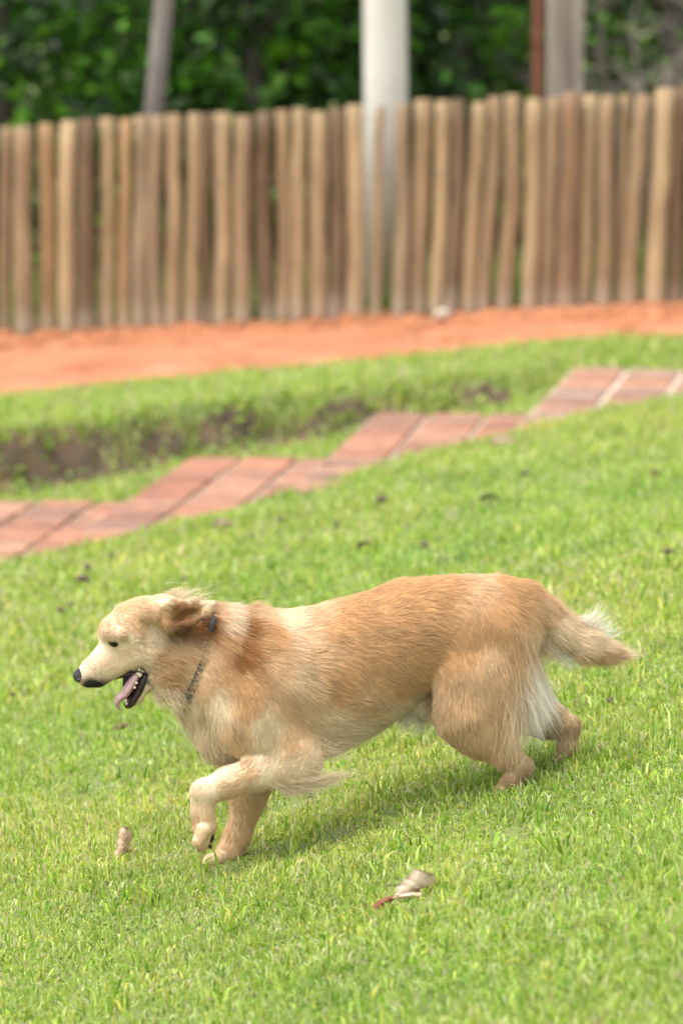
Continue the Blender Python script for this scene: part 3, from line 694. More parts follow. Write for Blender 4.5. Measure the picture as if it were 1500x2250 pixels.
tg = blob('tongue', [(318, 1468, -.008, 5), (301, 1482, -.010, 9), (287, 1504, -.012, 11), (275, 1524, -.012, 10), (262, 1534, -.012, 9), (256, 1545, -.010, 6), (261, 1555, -.010, 3.5), (264, 1561, -.010, 1.2)], 2.0, M_TONGUE, dog, 14, 4)
for a_, b_, r_, L_ in ((312, 1470, 7, 14), (306, 1482, 6, 12), (299, 1500, 4, 8), (295, 1510, 4, 8), (272, 1537, 6, 15), (277, 1545, 3.5, 8)):
    for s_ in (-1, 1):
        w_ = .026 * s_ if b_ < 1520 else .018 * s_
        blob('tooth', [(a_ + L_ * .45, b_ + L_ * .3, w_, r_), (a_, b_, w_ * 1.03, r_ * .75), (a_ - L_ * .5, b_ - L_ * .35, w_, r_ * .15)], .7, M_TOOTH, dog, 8, 2)
for a_, b_ in ((318, 1461), (308, 1466)):
    for s_ in (-1, 1): blob('tooth', [(a_, b_ - 4, .027 * s_, 6), (a_ - 1, b_ + 4, .028 * s_, 4.5), (a_ - 2, b_ + 10, .028 * s_, 1)], .7, M_TOOTH, dog, 8, 2)
for s_ in (-1, 1):
    v_ = skin_v(252, 1414, s_)
    c = loc(252, 1414, v_ - s_ * .0035)
    ey = blob('eye', [(243, 1411, v_ - s_ * .004, 2), (246, 1411, v_ - s_ * .001, 8), (252, 1413, v_ - s_ * .001, 10), (259, 1414, v_ - s_ * .001, 7), (263, 1416, v_ - s_ * .004, 2)], .75, M_EYE, dog)
    blob('upper_eyelid', [(238, 1404, v_ - s_ * .001, 2), (242, 1400, v_ + s_ * .002, 4.5), (249, 1404, v_ + s_ * .003, 3.5), (258, 1407, v_ + s_ * .002, 2.5), (268, 1411, v_ - s_ * .002, 1.5)], .8, M_LID, ey, 8)
    blob('lower_eyelid', [(238, 1406, v_ - s_ * .001, 2.5), (243, 1416, v_, 3), (252, 1420, v_, 2.5), (261, 1418, v_ - s_ * .001, 2), (268, 1412, v_ - s_ * .002, 1)], .8, M_LID, ey, 8)

for pts in ([(436, 1856, -.102, 5), (436, 1866, -.102, 4), (440, 1873, -.102, 1)], [(444, 1858, -.086, 5), (445, 1868, -.086, 4), (450, 1874, -.086, 1)], [(457, 1850, -.07, 5), (461, 1860, -.07, 4), (466, 1864, -.07, 1)],
            [(458, 1894, .044, 5), (451, 1899, .044, 3.5), (447, 1904, .044, 1)], [(453, 1894, .064, 5), (446, 1899, .064, 3.5), (442, 1904, .064, 1)], [(461, 1894, .085, 5), (454, 1899, .085, 3.5), (450, 1904, .085, 1)]):
    blob('claw', pts, .8, M_LID, dog, 8, 2)
for pts in ([(466, 1826, -.086, 4), (466, 1840, -.086, 6), (461, 1852, -.086, 4)], [(520, 1886, .065, 5), (510, 1896, .065, 8), (494, 1900, .065, 5)]):
    blob('paw_pad', pts, 1.6, M_LID, dog, 10, 2)

# collar: a webbing band round the neck
ca, cb = loc(471, 1352), loc(396, 1545)
cc = (ca + cb) / 2; cu = (ca - cb); hl_ = np.linalg.norm(cu) / 2; cu /= np.linalg.norm(cu); cn = np.cross(cu, [0, 1.0, 0]); V = []; F = []; NS = 64
for q in range(NS):
    t = 2 * math.pi * q / NS; rad = cu * math.cos(t) * (hl_ * .985) + np.array([0, 1.0, 0]) * math.sin(t) * hl_ * .76
    nr = rad / np.linalg.norm(rad)
    for a_, b_ in ((-.0075, 0), (.0075, 0), (.0075, .003), (-.0075, .003)): V.append(cc + rad + cn * a_ + nr * b_)
for q in range(NS):
    b0, b1 = q * 4, ((q + 1) % NS) * 4
    for s_ in range(4): F.append((b0 + s_, b0 + (s_ + 1) % 4, b1 + (s_ + 1) % 4, b1 + s_))
collar = mesh_obj('collar', V, F, M_COLLAR, dog, False); tag(collar, 'dark grey webbing collar')
bk = blob('buckle', [(465, 1346, -.03, 7), (469, 1355, -.042, 12), (470, 1367, -.058, 13), (465, 1380, -.070, 10), (461, 1390, -.076, 5)], 1.0, M_BUCKLE, collar, 6, 1)
V, F = tube([loc(391, 1549, 0) + np.array([0, .008 * math.sin(t), .008 * math.cos(t) - .006]) for t in np.linspace(0, 2 * math.pi, 17)], .0012, 6); mesh_obj('ring', V, F, M_METAL, collar)

# fur: strands rooted on the skin, combed along each limb
def build_fur():
    me = body.data; nv = len(me.vertices)
    nrm = np.empty(nv * 3, np.float32); me.vertices.foreach_get('normal', nrm); nrm = nrm.reshape(-1, 3)
    tri = np.concatenate([BF[:, [0, 1, 2]], BF[:, [0, 2, 3]]])
    A, B, C = BV[tri[:, 0]], BV[tri[:, 1]], BV[tri[:, 2]]
    area = np.linalg.norm(np.cross(B - A, C - A), axis=1) / 2
    ctr = (A + B + C) / 3
    ux = ctr[:, 0]; hx = loc(420, 1400)[0]
    wgt = area * np.where(ux < hx, 2.8, 1.0) * np.where(ctr[:, 2] < loc(600, 1690)[2] + .0, 1.9, 1.0)
    N = 360000
    rg = np.random.default_rng(3)
    ti = rg.choice(len(tri), N, p=wgt / wgt.sum()); r1 = np.sqrt(rg.random(N)); r2 = rg.random(N)
    wa, wb, wc = 1 - r1, r1 * (1 - r2), r1 * r2
    P = A[ti] * wa[:, None] + B[ti] * wb[:, None] + C[ti] * wc[:, None]
    Nn = nrm[tri[ti, 0]] * wa[:, None] + nrm[tri[ti, 1]] * wb[:, None] + nrm[tri[ti, 2]] * wc[:, None]
    Nn /= np.linalg.norm(Nn, axis=1)[:, None]
    # blend flow and length from the nearest limb segments
    fl = np.zeros((N, 3)); ln = np.zeros(N); wt = np.zeros(N)
    P32 = P.astype(np.float32)
    for s in SEG:
        d_ = seg_d(P32, s); w = np.exp(-np.clip(d_ + .01, 0, .2) / .009).astype(np.float64) + 1e-9
        fl += w[:, None] * s[6]; ln += w * s[7]; wt += w
    fl /= wt[:, None]; ln /= wt
    # bare places: nose, eyes, mouth
    keep = np.ones(N, bool)
    for a_, b_, r_ in ((252, 1414, 12), (244, 1411, 9), (262, 1415, 8), (178, 1484, 21), (318, 1474, 9), (305, 1488, 12), (292, 1505, 14), (278, 1520, 20)):
        c = loc(a_, b_); keep &= np.hypot(P[:, 0] - c[0], P[:, 2] - c[2]) > r_ * PX
    keep &= np.abs((P - cc) @ cn) > .006
    c = loc(408, 1353); ein = np.hypot((P[:, 0] - c[0]) / 1.6, P[:, 2] - c[2]) < 16 * PX
    ln[ein] *= .3
    P, Nn, fl, ln = P[keep], Nn[keep], fl[keep], ln[keep]; n = len(P)
    # waves, whorl on the shoulder
    q = P * 16; fl = fl + .55 * np.stack([vnoise(q[:, 0], q[:, 1], q[:, 2], 61), vnoise(q[:, 0], q[:, 1], q[:, 2], 62), vnoise(q[:, 0], q[:, 1], q[:, 2], 63)], 1)
    q = P * 70; fl = fl + .22 * np.stack([vnoise(q[:, 0], q[:, 1], q[:, 2], 64), vnoise(q[:, 0], q[:, 1], q[:, 2], 65), vnoise(q[:, 0], q[:, 1], q[:, 2], 66)], 1)
    tg_ = fl - (fl * Nn).sum(1)[:, None] * Nn; tg_ /= np.linalg.norm(tg_, axis=1)[:, None] + 1e-9
    ln = ln * rg.uniform(.6, 1.25, n) * (1 + .25 * vnoise(P[:, 0] * 30, P[:, 1] * 30, P[:, 2] * 30, 67))
    lift = np.clip(.42 + .15 * rg.normal(size=n), .12, .9)
    K = 6; pts = np.zeros((n, K, 3)); pts[:, 0] = P - Nn * .002
    step_ = ln[:, None] / (K - 1)
    d_ = tg_ + Nn * (lift * 1.6)[:, None]; d_ /= np.linalg.norm(d_, axis=1)[:, None]
    for k_ in range(1, K):
        pts[:, k_] = pts[:, k_ - 1] + d_ * step_
        d_ = d_ + (tg_ * .45 + np.array([0, 0, -.12]) - Nn * .10) + .10 * rg.normal(size=(n, 3)); d_ /= np.linalg.norm(d_, axis=1)[:, None]
    cell = .011 + .004 * 0
    wq = P + .004 * np.stack([vnoise(P[:, 0] * 90, P[:, 1] * 90, P[:, 2] * 90, 91 + c_) for c_ in range(3)], 1)
    ic = np.floor(wq / cell); ctr_ = (ic + .5 + .35 * np.stack([_hash(ic[:, 0], ic[:, 1], ic[:, 2], 95 + c_) * 2 - 1 for c_ in range(3)], 1)) * cell
    pull = (ctr_ - P); pull -= (pull * Nn).sum(1)[:, None] * Nn
    pull *= np.clip(ln / .02, .2, 1)[:, None] * .32
    pts += pull[:, None, :] * (np.linspace(0, 1, K) ** 1.2)[None, :, None]
    tone = 1 + .05 * (_hash(ic[:, 0], ic[:, 1], ic[:, 2], 99) * 2 - 1) + .10 * vnoise(P[:, 0] * 45, P[:, 1] * 45, P[:, 2] * 45, 98)
    col = np.clip(fur_col(P) * (rg.uniform(.88, 1.13, n) * tone)[:, None], 0, .93)
    rad0 = np.where(ln < .009, .00027, .00033)
    out = [(pts, np.repeat(col[:, None], K, 1), rad0)]
    # long feathering: (roots px, ends px, side, count, spread px, colour)
    def wisp(path_, v0, v1, cnt, spread, colr, tip=.35, rr=.00030):
        if v0 == 'skin':
            v0 = skin_v(*path_[0], -1) + .004; v1 = v0 * .9 - .004
        Pq = np.array([loc(a_, b_, v0 + (v1 - v0) * i_ / (len(path_) - 1)) for i_, (a_, b_) in enumerate(path_)])
        T = np.linspace(0, len(path_) - 1, K); base = np.stack([np.interp(T, range(len(path_)), Pq[:, c_]) for c_ in range(3)], 1)
        base[1:-1] = (base[:-2] + 2 * base[1:-1] + base[2:]) / 4
        off = rg.normal(size=(cnt, 3)) * spread * PX * np.array([1, .6, 1.6]); L = rg.uniform(.35, 1.12, cnt)
        tt = np.linspace(0, 1, K)
        p_ = base[0] + (base[None] - base[0]) * L[:, None, None] + off[:, None, :] * (1 - (1 - tip) * tt)[None, :, None]
        p_ = p_ + (rg.normal(size=(cnt, 1, 3)) * spread * PX * 1.0) * (tt ** 1.5)[None, :, None] + np.cumsum(rg.normal(size=(cnt, K, 3)), 1) * .0012 + .006 * np.stack([vnoise(off[:, c_] * 260, off[:, (c_ + 1) % 3] * 260, c_, 77) for c_ in range(3)], 1)[:, None, :] * (tt ** 1.3)[None, :, None]
        rc = coat(p_[:, 0]); mixw = np.clip((tt - .05) / .5, 0, 1)[None, :, None]
        cw = (rc[:, None] * (1 - mixw) + colr[None, None] * mixw) * rg.uniform(.85, 1.12, (cnt, 1, 1))
        out.append((p_, np.clip(cw, 0, .92), np.full(cnt, rr)))
    # thigh feathers (near side, and the white breech hair behind)
    for a_, b_, c_, e_, f_, g_, n_, co in ((1120, 1470, 1150, 1560, 1140, 1640, 900, CC), (1135, 1490, 1172, 1570, 1180, 1615, 1100, CW), (1110, 1520, 1130, 1590, 1118, 1655, 900, CC), (1140, 1440, 1168, 1510, 1196, 1590, 900, CW), (1095, 1540, 1108, 1610, 1102, 1662, 600, CT), (1150, 1470, 1180, 1530, 1212, 1588, 500, CW), (1100, 1600, 1125, 1650, 1130, 1690, 500, CT)):
        wisp([(a_, b_), (c_, e_), (f_, g_)], 'skin', 0, n_ // 2, 13, co)
    wisp([(1165, 1480), (1192, 1530), (1222, 1572)], .03, .05, 700, 12, CW); wisp([(1180, 1560), (1220, 1585), (1240, 1625)], .055, .055, 400, 12, CC)
    # tail plume
    for pth, n_, co, sp in (([(1195, 1350), (1245, 1385), (1300, 1425)], 1200, CT, 15), ([(1240, 1380), (1300, 1432), (1372, 1440)], 900, CT, 11), ([(1290, 1425), (1345, 1444), (1398, 1434)], 500, CC, 6), ([(1230, 1400), (1280, 1442), (1340, 1452)], 500, CT, 8),
                            ([(1255, 1378), (1300, 1368), (1326, 1318)], 70, CW, 6), ([(1262, 1380), (1300, 1372), (1318, 1345)], 90, CW, 8), ([(1268, 1384), (1310, 1382), (1345, 1358)], 90, CW, 8), ([(1290, 1390), (1330, 1396), (1366, 1384)], 110, CW, 8), ([(1180, 1385), (1190, 1420), (1215, 1440)], 500, CC, 13), ([(1165, 1390), (1172, 1430), (1180, 1470)], 600, CC, 10), ([(1215, 1410), (1240, 1440), (1270, 1455)], 300, CW, 10)):
        wisp(pth, -.015, -.02, n_, sp, co)
    # elbow and brisket wisps
    for pth, v_, n_, co, sp in (([(620, 1700), (660, 1735), (740, 1712)], 'skin', 220, CC, 6), ([(650, 1705), (700, 1725), (772, 1692)], 'skin', 260, CC, 4), ([(600, 1715), (640, 1745), (700, 1738)], 'skin', 160, CC, 5), ([(640, 1660), (680, 1690), (720, 1690)], 'skin', 90, CC, 10), ([(700, 1640), (740, 1655), (780, 1640)], 'skin', 90, CC, 10),
                                ([(760, 1610), (810, 1612), (860, 1580)], -.02, 500, CC, 9), ([(900, 1545), (895, 1570), (880, 1592)], 0, 500, CW, 13), ([(930, 1540), (925, 1580), (915, 1600)], .02, 500, CW, 14), ([(955, 1560), (962, 1590), (985, 1612)], -.03, 400, CC, 9),
                                ([(395, 1545), (415, 1590), (445, 1640)], 0, 500, CC, 9), ([(440, 1610), (465, 1650), (500, 1676)], -.01, 500, CC, 8), ([(350, 1500), (350, 1525), (362, 1545)], -.02, 500, CC, 9), ([(375, 1500), (385, 1530), (400, 1550)], 'skin', 500, CC, 12),
                                ([(390, 1325), (425, 1308), (450, 1300)], -.02, 60, CC, 7), ([(370, 1315), (395, 1302), (422, 1297)], 0, 60, CC, 7), ([(420, 1330), (448, 1318), (466, 1308)], -.02, 40, CC, 6), ([(480, 1362), (500, 1345), (540, 1342)], 0, 420, CC, 8), ([(555, 1350), (570, 1336), (585, 1340)], 0, 260, CT, 7), ([(375, 1440), (410, 1455), (440, 1490)], 'skin', 300, CT, 18)):
        wisp(pth, v_, v_, n_, sp, co)
    PT = np.concatenate([o_[0] for o_ in out]); CO = np.concatenate([o_[1] for o_ in out]); RA = np.concatenate([o_[2] for o_ in out]); n = len(PT)
    cv = bpy.data.hair_curves.new('fur'); cv.add_curves([K] * n)
    cv.attributes['position'].data.foreach_set('vector', PT.astype(np.float32).ravel())
    ra = cv.attributes.get('radius') or cv.attributes.new('radius', 'FLOAT', 'POINT')
    ra.data.foreach_set('value', (RA[:, None] * np.array([1.0, 1.0, .95, .8, .55, .15])[None]).astype(np.float32).ravel())
    ca_ = cv.attributes.new('tint', 'FLOAT_COLOR', 'POINT'); c4 = np.ones((n, K, 4), np.float32); c4[:, :, :3] = CO; ca_.data.foreach_set('color', c4.ravel())
    cv.materials.append(M_FUR)
    fo = bpy.data.objects.new('fur', cv); COL.objects.link(fo); fo.parent = dog
    return fo
build_fur()

# ------------------------------------------------------------------ fallen leaves and soil clumps on the lawn
M_LTAN = noise_mat('dry_leaf_tan', (.52, .33, .21), (.66, .47, .33), 40, rough=.7, bump=.5, bscale=120)
M_LPALE = noise_mat('dry_leaf_pale', (.52, .385, .27), (.66, .52, .39), 30, rough=.7, bump=.4, bscale=90)
M_LRED = noise_mat('dry_leaf_rust', (.15, .05, .024), (.26, .09, .04), 30, rough=.55, bump=.4)
M_LDARK = noise_mat('dead_leaf_brown', (.08, .045, .025), (.18, .10, .055), 40, rough=.7, bump=.4)
def sheet(name, P, top, under, parent=None, thick=.0009):
    """a thin curved leaf from a grid of points (rows x cols x 3), front and back faces with materials of their own"""
    P = np.asarray(P, float); n, m = P.shape[:2]
    du = np.gradient(P, axis=0); dv = np.gradient(P, axis=1); N = np.cross(du, dv); N /= np.linalg.norm(N, axis=2)[..., None] + 1e-9
    N = N * np.where((N[..., 1] > 0), -1, 1)[..., None] if np.abs(N[..., 1]).mean() > .5 else N
    A = (P + N * thick).reshape(-1, 3); B = (P - N * thick).reshape(-1, 3); o_ = n * m; F = []; mi = []
    for i_ in range(n - 1):
        for j_ in range(m - 1):
            a_ = i_ * m + j_; F.append((a_, a_ + m, a_ + m + 1, a_ + 1)); mi.append(0); F.append((o_ + a_, o_ + a_ + 1, o_ + a_ + m + 1, o_ + a_ + m)); mi.append(1)
    rim = [(i_ * m) for i_ in range(n)] + [(n - 1) * m + j_ for j_ in range(1, m)] + [i_ * m + m - 1 for i_ in range(n - 2, -1, -1)] + [j_ for j_ in range(m - 2, 0, -1)]
    for q in range(len(rim)):
        a_, b_ = rim[q], rim[(q + 1) % len(rim)]; F.append((a_, b_, o_ + b_, o_ + a_)); mi.append(1)
    ob = mesh_obj(name, np.concatenate([A, B]), F, [top, under], parent)
    ob.data.polygons.foreach_set('material_index', np.array(mi, np.int32)); ob.data.update()
    return ob
def leaf_from(name, left, right, Y, bulge, top, under, parent=None, origin=None, cols=6, tilt=0.0):
    """outline given by two matching edges; the blade bulges between them"""
    n = 12; T = np.linspace(0, len(left) - 1, n)
    L = np.stack([np.interp(T, range(len(left)), [p_[c_] for p_ in left]) for c_ in (0, 1)], 1); Rr = np.stack([np.interp(T, range(len(right)), [p_[c_] for p_ in right]) for c_ in (0, 1)], 1)
    P = np.zeros((n, cols, 3))
    for i_ in range(n):
        for j_ in range(cols):
            t = j_ / (cols - 1); q = L[i_] * (1 - t) + Rr[i_] * t
            P[i_, j_] = at(q[0], q[1], Y + tilt * (t - .5) + .02 * (i_ / n - .5) - bulge * math.sin(math.pi * t) + .002 * math.sin(i_ * 1.9 + j_))
    if origin is not None: P = P - origin
    return sheet(name, P, top, under, parent)
def place_leaf(px, py):
    g = hit(px, py); return g
# upright curled tan leaf by the front paws
LEAFSPOTS = []
g = hit(258, 1897); LEAFSPOTS.append(g); o0 = np.array([g[0], g[1], g[2]])
lf = empty('dry_leaf', o0)
leaf_from('blade', [(239, 1896), (249, 1878), (258, 1862), (260, 1845), (262, 1826), (270, 1815)], [(264, 1897), (276, 1880), (285, 1866), (285, 1850), (291, 1838), (283, 1817)], g[1] + .0, .014, M_LTAN, M_LDARK, lf, o0, tilt=.02)
leaf_from('curled_edge', [(274, 1869), (278, 1867), (283, 1866)], [(274, 1878), (280, 1877), (290, 1868)], g[1] - .006, .008, M_LTAN, M_LDARK, lf, o0)
tag(lf, 'upright curled tan dry leaf on the grass below the dog\'s head', 'leaf')
# pale folded leaf in front
g = hit(890, 1985); LEAFSPOTS += [hit(850, 1985), g, hit(925, 1980), hit(950, 1975)]; o0 = np.array(g)
lf = empty('dry_leaf', o0)
leaf_from('blade', [(866, 1968), (875, 1946), (892, 1926), (912, 1909)], [(902, 1963), (932, 1954), (951, 1954), (955, 1921)], g[1] + .03, .012, M_LPALE, M_LRED, lf, o0, tilt=.02)
leaf_from('underside_fold', [(893, 1960), (918, 1954), (945, 1953)], [(893, 1963), (920, 1960), (947, 1957)], g[1] + .022, .002, M_LRED, M_LRED, lf, o0)
leaf_from('curled_edge', [(862, 1972), (895, 1962), (925, 1961), (952, 1966)], [(862, 1975), (895, 1972), (925, 1975), (955, 1975)], g[1] + .012, .006, M_LPALE, M_LRED, lf, o0)
leaf_from('rusty_tip', [(817, 1992), (832, 1977), (862, 1968)], [(830, 2003), (848, 1990), (864, 1978)], g[1] + .006, .006, M_LRED, M_LRED, lf, o0)
tag(lf, 'pale folded dry leaf with rusty curled tip in the foreground grass', 'leaf')
# smaller brown leaf below the muzzle
g = hit(265, 1604); LEAFSPOTS.append(g); o0 = np.array(g); lf = leaf_from('dead_leaf', [(243, 1603), (252, 1592), (266, 1586), (280, 1586), (296, 1594)], [(246, 1610), (258, 1602), (268, 1598), (282, 1600), (297, 1604)], g[1] + .0, .012, M_LDARK, M_LDARK, None, o0)
lf.location = o0 + np.array([0, 0, -.004]); tag(lf, 'small brown dead leaf half sunk in the grass under the dog\'s muzzle', 'leaf')
def flat_leaf(px, py, L, W, mat, label, ang, lift=.02):
    g = hit(px, py); n, m = 9, 5; P = np.zeros((n, m, 3))
    for i_ in range(n):
        t = i_ / (n - 1); w = W * math.sin(math.pi * min(1, t * .95 + .03)) ** .7
        for j_ in range(m):
            s_ = j_ / (m - 1) * 2 - 1; P[i_, j_] = ((t - .5) * L, s_ * w / 2, .012 * abs(s_) ** 2 + .008 * math.sin(t * 4))
    ob = sheet('fallen_leaf', P, mat, mat); ob.location = (g[0], g[1], g[2] + lift); ob.rotation_euler = (R(18), 0, ang); tag(ob, label, 'leaf')
M_LPINK = noise_mat('dry_leaf_pink', (.34, .23, .17), (.42, .30, .23), 30, rough=.7)
M_LGREEN = noise_mat('fallen_leaf_green', (.06, .09, .03), (.12, .15, .06), 30, rough=.6)
flat_leaf(490, 1170, .07, .035, M_LPINK, 'pinkish fallen leaf on the lawn below the brick path, left of centre', .3)
flat_leaf(1105, 988, .10, .05, M_LPINK, 'pinkish brown fallen leaf on the lawn just below the upper brick step', .1)
flat_leaf(1078, 1113, .08, .025, M_LGREEN, 'dark green fallen leaf on the lawn at right above the dog\'s back', .5)
flat_leaf(805, 1219, .06, .018, M_LDARK, 'thin brown leaf on the lawn directly above the dog\'s back', .25)
CLUMPS = [(180, 1281, 13, 'dark soil clump nearest above the dog\'s forehead, left of a smaller pair'), (192, 1257, 11, 'soil clump just above the larger one over the dog\'s forehead'), (270, 1280, 9, 'small dark clump above the top of the dog\'s head'), (405, 1282, 9, 'small dark clump right above the dog\'s ear'),
          (132, 1350, 12, 'dark clump level with the dog\'s brow at left'), (152, 1335, 8, 'faint small clump beside the one level with the dog\'s brow'), (28, 1538, 9, 'small dark clump near the left edge level with the muzzle'), (535, 1142, 12, 'dark clump under the brick path, left of a close pair'), (617, 1150, 11, 'dark clump under the brick path, right of a close pair'),
          (555, 1186, 11, 'upper clump of the close pair under the path'), (537, 1198, 8, 'lower clump of the close pair under the path'), (740, 1161, 11, 'lone clump in the lawn centre under the path'), (840, 1106, 12, 'clump on the lawn below the middle brick step'), (932, 1206, 11, 'clump on the lawn above the dog\'s loin'), (1150, 1048, 10, 'clump on the lawn under the pinkish brown leaf'),
          (1437, 1048, 11, 'clump on the lawn near the right edge'), (245, 1231, 9, 'clump at left just below the brick path'), (1470, 1222, 14, 'clump at the right edge above the dog\'s tail'), (1338, 1552, 9, 'small clump in the grass under the dog\'s tail tip')]
for k, (a_, b_, r_, lb) in enumerate(CLUMPS):
    g = hit(a_, b_ + 6); V, F = rock(300 + k); s_ = r_ * g[1] / FPX
    V2 = np.concatenate([V, (V * .55 + np.array([1.0, .2, -.2])), (V * .4 + np.array([-.9, -.3, -.2]))]); F2 = np.concatenate([F, F + 12, F + 24])
    ob = mesh_obj('soil_clump', V2 * s_ * np.array([.95, .8, .75]), F2, M_CLUMPDIRT, None, False); ob.location = (g[0], g[1], g[2] + .016 + s_ * .4); ob.rotation_euler[2] = k * 1.3
    tag(ob, lb, 'clump', 'dark soil clumps scattered on the lawn')

# ------------------------------------------------------------------ grass
GC = np.array([(.24, .385, .03), (.335, .46, .068), (.425, .50, .14), (.53, .55, .26), (.51, .50, .09), (.50, .40, .27), (.12, .27, .022)])
def blades(x, y, hgt, wid, probs, seed, zoff=0.0, colmul=1.0):
    rg = np.random.default_rng(seed); n = len(x)
    z = ground_z(x, y) + zoff - .004
    az = rg.uniform(0, 2 * np.pi, n); lean = np.abs(rg.normal(.55, .45, n)) * hgt; fa = rg.uniform(0, np.pi, n)
    fa = np.where(rg.random(n) < .6, rg.normal(0, .6, n), fa)
    D = np.stack([np.cos(az), np.sin(az), np.zeros(n)], 1); W = np.stack([np.cos(fa), np.sin(fa), np.zeros(n)], 1) * (wid / 2)[:, None]
    b = np.stack([x, y, z], 1); up = np.array([0, 0, 1.0])
    m = b + D * (lean * .35)[:, None] + up * (hgt * .62)[:, None]
    t = b + D * (lean * 1.1)[:, None] + up * (np.maximum(hgt - lean * .4, hgt * .25))[:, None]
    V = np.stack([b - W, b + W, m - W * .85, m + W * .85, t], 1).reshape(-1, 3)
    k = np.arange(n) * 5
    F = np.stack([np.stack([k, k + 1, k + 3], 1), np.stack([k, k + 3, k + 2], 1), np.stack([k + 2, k + 3, k + 4], 1)], 1).reshape(-1, 3)
    ci = rg.choice(len(GC), n, p=np.array(probs) / sum(probs)); c = GC[ci] * rg.uniform(.65, 1.3, (n, 1)) * colmul
    return V, F, np.repeat(np.clip(c, 0, .9), 5, 0)
def scatter(n, y0, y1, half0, half1, seed):
    rg = np.random.default_rng(seed); u = rg.random(n)
    y = y0 + (y1 - y0) * u; hw_ = half0 + (half1 - half0) * u
    keep = rg.random(n) < hw_ / max(half0, half1)
    return (rg.uniform(-1, 1, n) * hw_)[keep], y[keep], rg
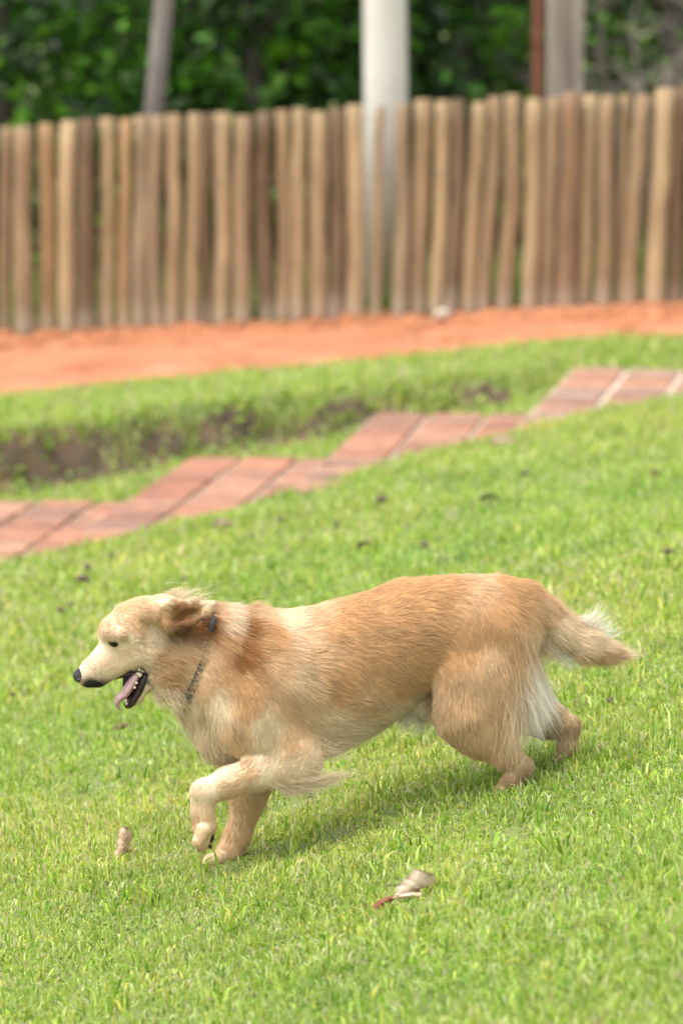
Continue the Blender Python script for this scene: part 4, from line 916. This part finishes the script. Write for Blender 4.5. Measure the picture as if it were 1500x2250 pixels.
def build_lawn_grass():
    Vs = []; Fs = []; Cs = []; nb = 0
    def add(r):
        nonlocal nb
        Vs.append(r[0]); Fs.append(r[1] + nb); Cs.append(r[2]); nb += len(r[0])
    PR = (1.6, 2.6, 2.6, 1.3, 1.0, .35, .5)
    for (n, y0, y1, h0, h1, wmin, wmax, hm, seed) in ((430000, 5.3, 9.6, .95, 1.3, .0020, .0052, .021, 1), (190000, 9.6, 14.6, 1.3, 1.9, .004, .008, .024, 2)):
        x, y, rg = scatter(n, y0, y1, h0, h1, seed)
        k = y < line_y(x) + .05
        den = vnoise(x * 9, y * 5, seed=71) + .5 * vnoise(x * 25, y * 14, seed=72)
        k &= rg.random(len(x)) < np.clip(.95 + .5 * den, .3, 1)
        x, y, den = x[k], y[k], den[k]
        tall = 1 + .35 * vnoise(x * 4, y * 3, seed=73) + .3 * den
        h = hm * rg.lognormal(0, .33, len(x)) * np.clip(tall, .4, 1.8); w = rg.uniform(wmin, wmax, len(x))
        for g_ in LEAFSPOTS: h = np.where((np.abs(x - g_[0]) < .022) & (y > g_[1] - .06) & (y < g_[1] + .02), h * .7, h)
        patch = vnoise(x * 1.7, y * 1.0, seed=74)
        p2 = vnoise(x * 5.5, y * 3.2, seed=75)
        cm = np.stack([1 + .12 * patch + .14 * p2, 1 + .03 * patch + .10 * p2, 1 + .10 * patch + .10 * p2], 1)
        add(blades(x, y, h, w, PR, seed + 10, 0, cm))
    # thatch: pale dead bits lying low
    x, y, rg = scatter(40000, 5.3, 10, .95, 1.35, 5)
    add(blades(x, y, rg.uniform(.004, .014, len(x)), rg.uniform(.0015, .004, len(x)), (0, .5, 1.2, 1.6, .5, 1.0, 0), 6))
    # broad-bladed tufts
    cx_, cy_, rg = scatter(800, 5.4, 11.5, .9, 1.3, 8)
    extra = [(1330, 1500), (1290, 1520), (1360, 1540), (1230, 1560), (330, 1975), (1130, 2120), (560, 2180), (1420, 1960), (1340, 1480)]
    ex = np.array([hit(*e)[:2] for e in extra]); cx_ = np.concatenate([cx_, np.repeat(ex[:, 0], 3)]); cy_ = np.concatenate([cy_, np.repeat(ex[:, 1], 3)])
    per = 12; x = np.repeat(cx_, per) + rg.normal(0, .014, len(cx_) * per); y = np.repeat(cy_, per) + rg.normal(0, .02, len(cx_) * per)
    add(blades(x, y, rg.uniform(.018, .058, len(x)) * np.repeat(rg.uniform(.6, 1.25, len(cx_)), per), rg.uniform(.0035, .007, len(x)), (2.5, 2.2, .8, .1, .8, 0, .8), 9))
    V = np.concatenate(Vs); F = np.concatenate(Fs); C = np.concatenate(Cs)
    tag(mesh_obj('grass', V, F, M_GRASS, None, False, C), 'short bright green grass of the sloping lawn in front of the brick path', 'grass', kind='stuff')
    Vs.clear(); Fs.clear(); Cs.clear(); nb = 0
    # grass behind the path, on the bank top, and beyond the fence
    rg = np.random.default_rng(33)
    n = 120000; x = rg.uniform(-3.2, 3.2, n); y = line_y(x) + rg.uniform(0, 1, n) * (road_front(x) + .06 - line_y(x))
    k = np.ones(n, bool)
    for q in range(4):                                         # keep the paving clear
        e = (BL[q] - FL[q])[:2]; L = np.linalg.norm(e); e = e / L; w = np.array([e[1], -e[0]]); r_ = np.stack([x, y], 1) - FL[q][:2]
        a_ = r_ @ w; b_ = r_ @ e; k &= ~((a_ > -.01) & (a_ < .95) & (b_ > -.3) & (b_ < L + .01))
    onbank = (y > bank_y(x) - .1) & (y < bank_y(x) + .26) & (x < .7)
    k &= ~onbank | (.7 * vnoise(x * 6, y * 9, seed=81) + .15 * vnoise(x * 3, 0, seed=83) + 7.0 * (y - bank_y(x) - .12) > .0)
    x, y = x[k], y[k]; edge = np.abs(y - bank_y(x) - .14) < .14
    h = .034 * rg.lognormal(0, .3, len(x)) * np.where(edge, 1.5, 1)
    add(blades(x, y, h, rg.uniform(.005, .011, len(x)), (1.6, 2.4, 2.4, 1.4, 1.0, .4, .6), 34))
    n = 40000; x = rg.uniform(-4, 4, n); y = rg.uniform(19.4, 24, n)
    add(blades(x, y, rg.uniform(.03, .10, n), rg.uniform(.01, .02, n), (1, .3, .1, 0, 0, .6, 4), 35, 0, .6))  # beyond the fence: tree shade put into a darker tint mix
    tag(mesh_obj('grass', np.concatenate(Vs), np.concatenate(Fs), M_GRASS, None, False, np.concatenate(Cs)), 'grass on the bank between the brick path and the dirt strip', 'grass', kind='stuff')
    # weeds hanging on the soil bank
    n = 1500; x = rg.uniform(-2.4, .8, n); cl = vnoise(x * 4, 0, seed=91) + .4 * rg.normal(size=n); k = cl > .0; x = x[k]; n = len(x)
    y = bank_y(x) + rg.uniform(-.16, .18, n); z = ground_z(x, y) + np.abs(rg.normal(0, .03, n)) + .01
    tint = GC[rg.integers(0, 3, n)] * rg.uniform(.5, 1.0, (n, 1))
    V, F, T = leaves_mesh(np.stack([x, y, z], 1), rg.uniform(.02, .05, n), tint, rg)
    tag(mesh_obj('bank_weeds', V, F, M_LEAF, None, False, T), 'small leafy weeds growing on the dark soil bank', 'weeds', kind='stuff')
build_lawn_grass()
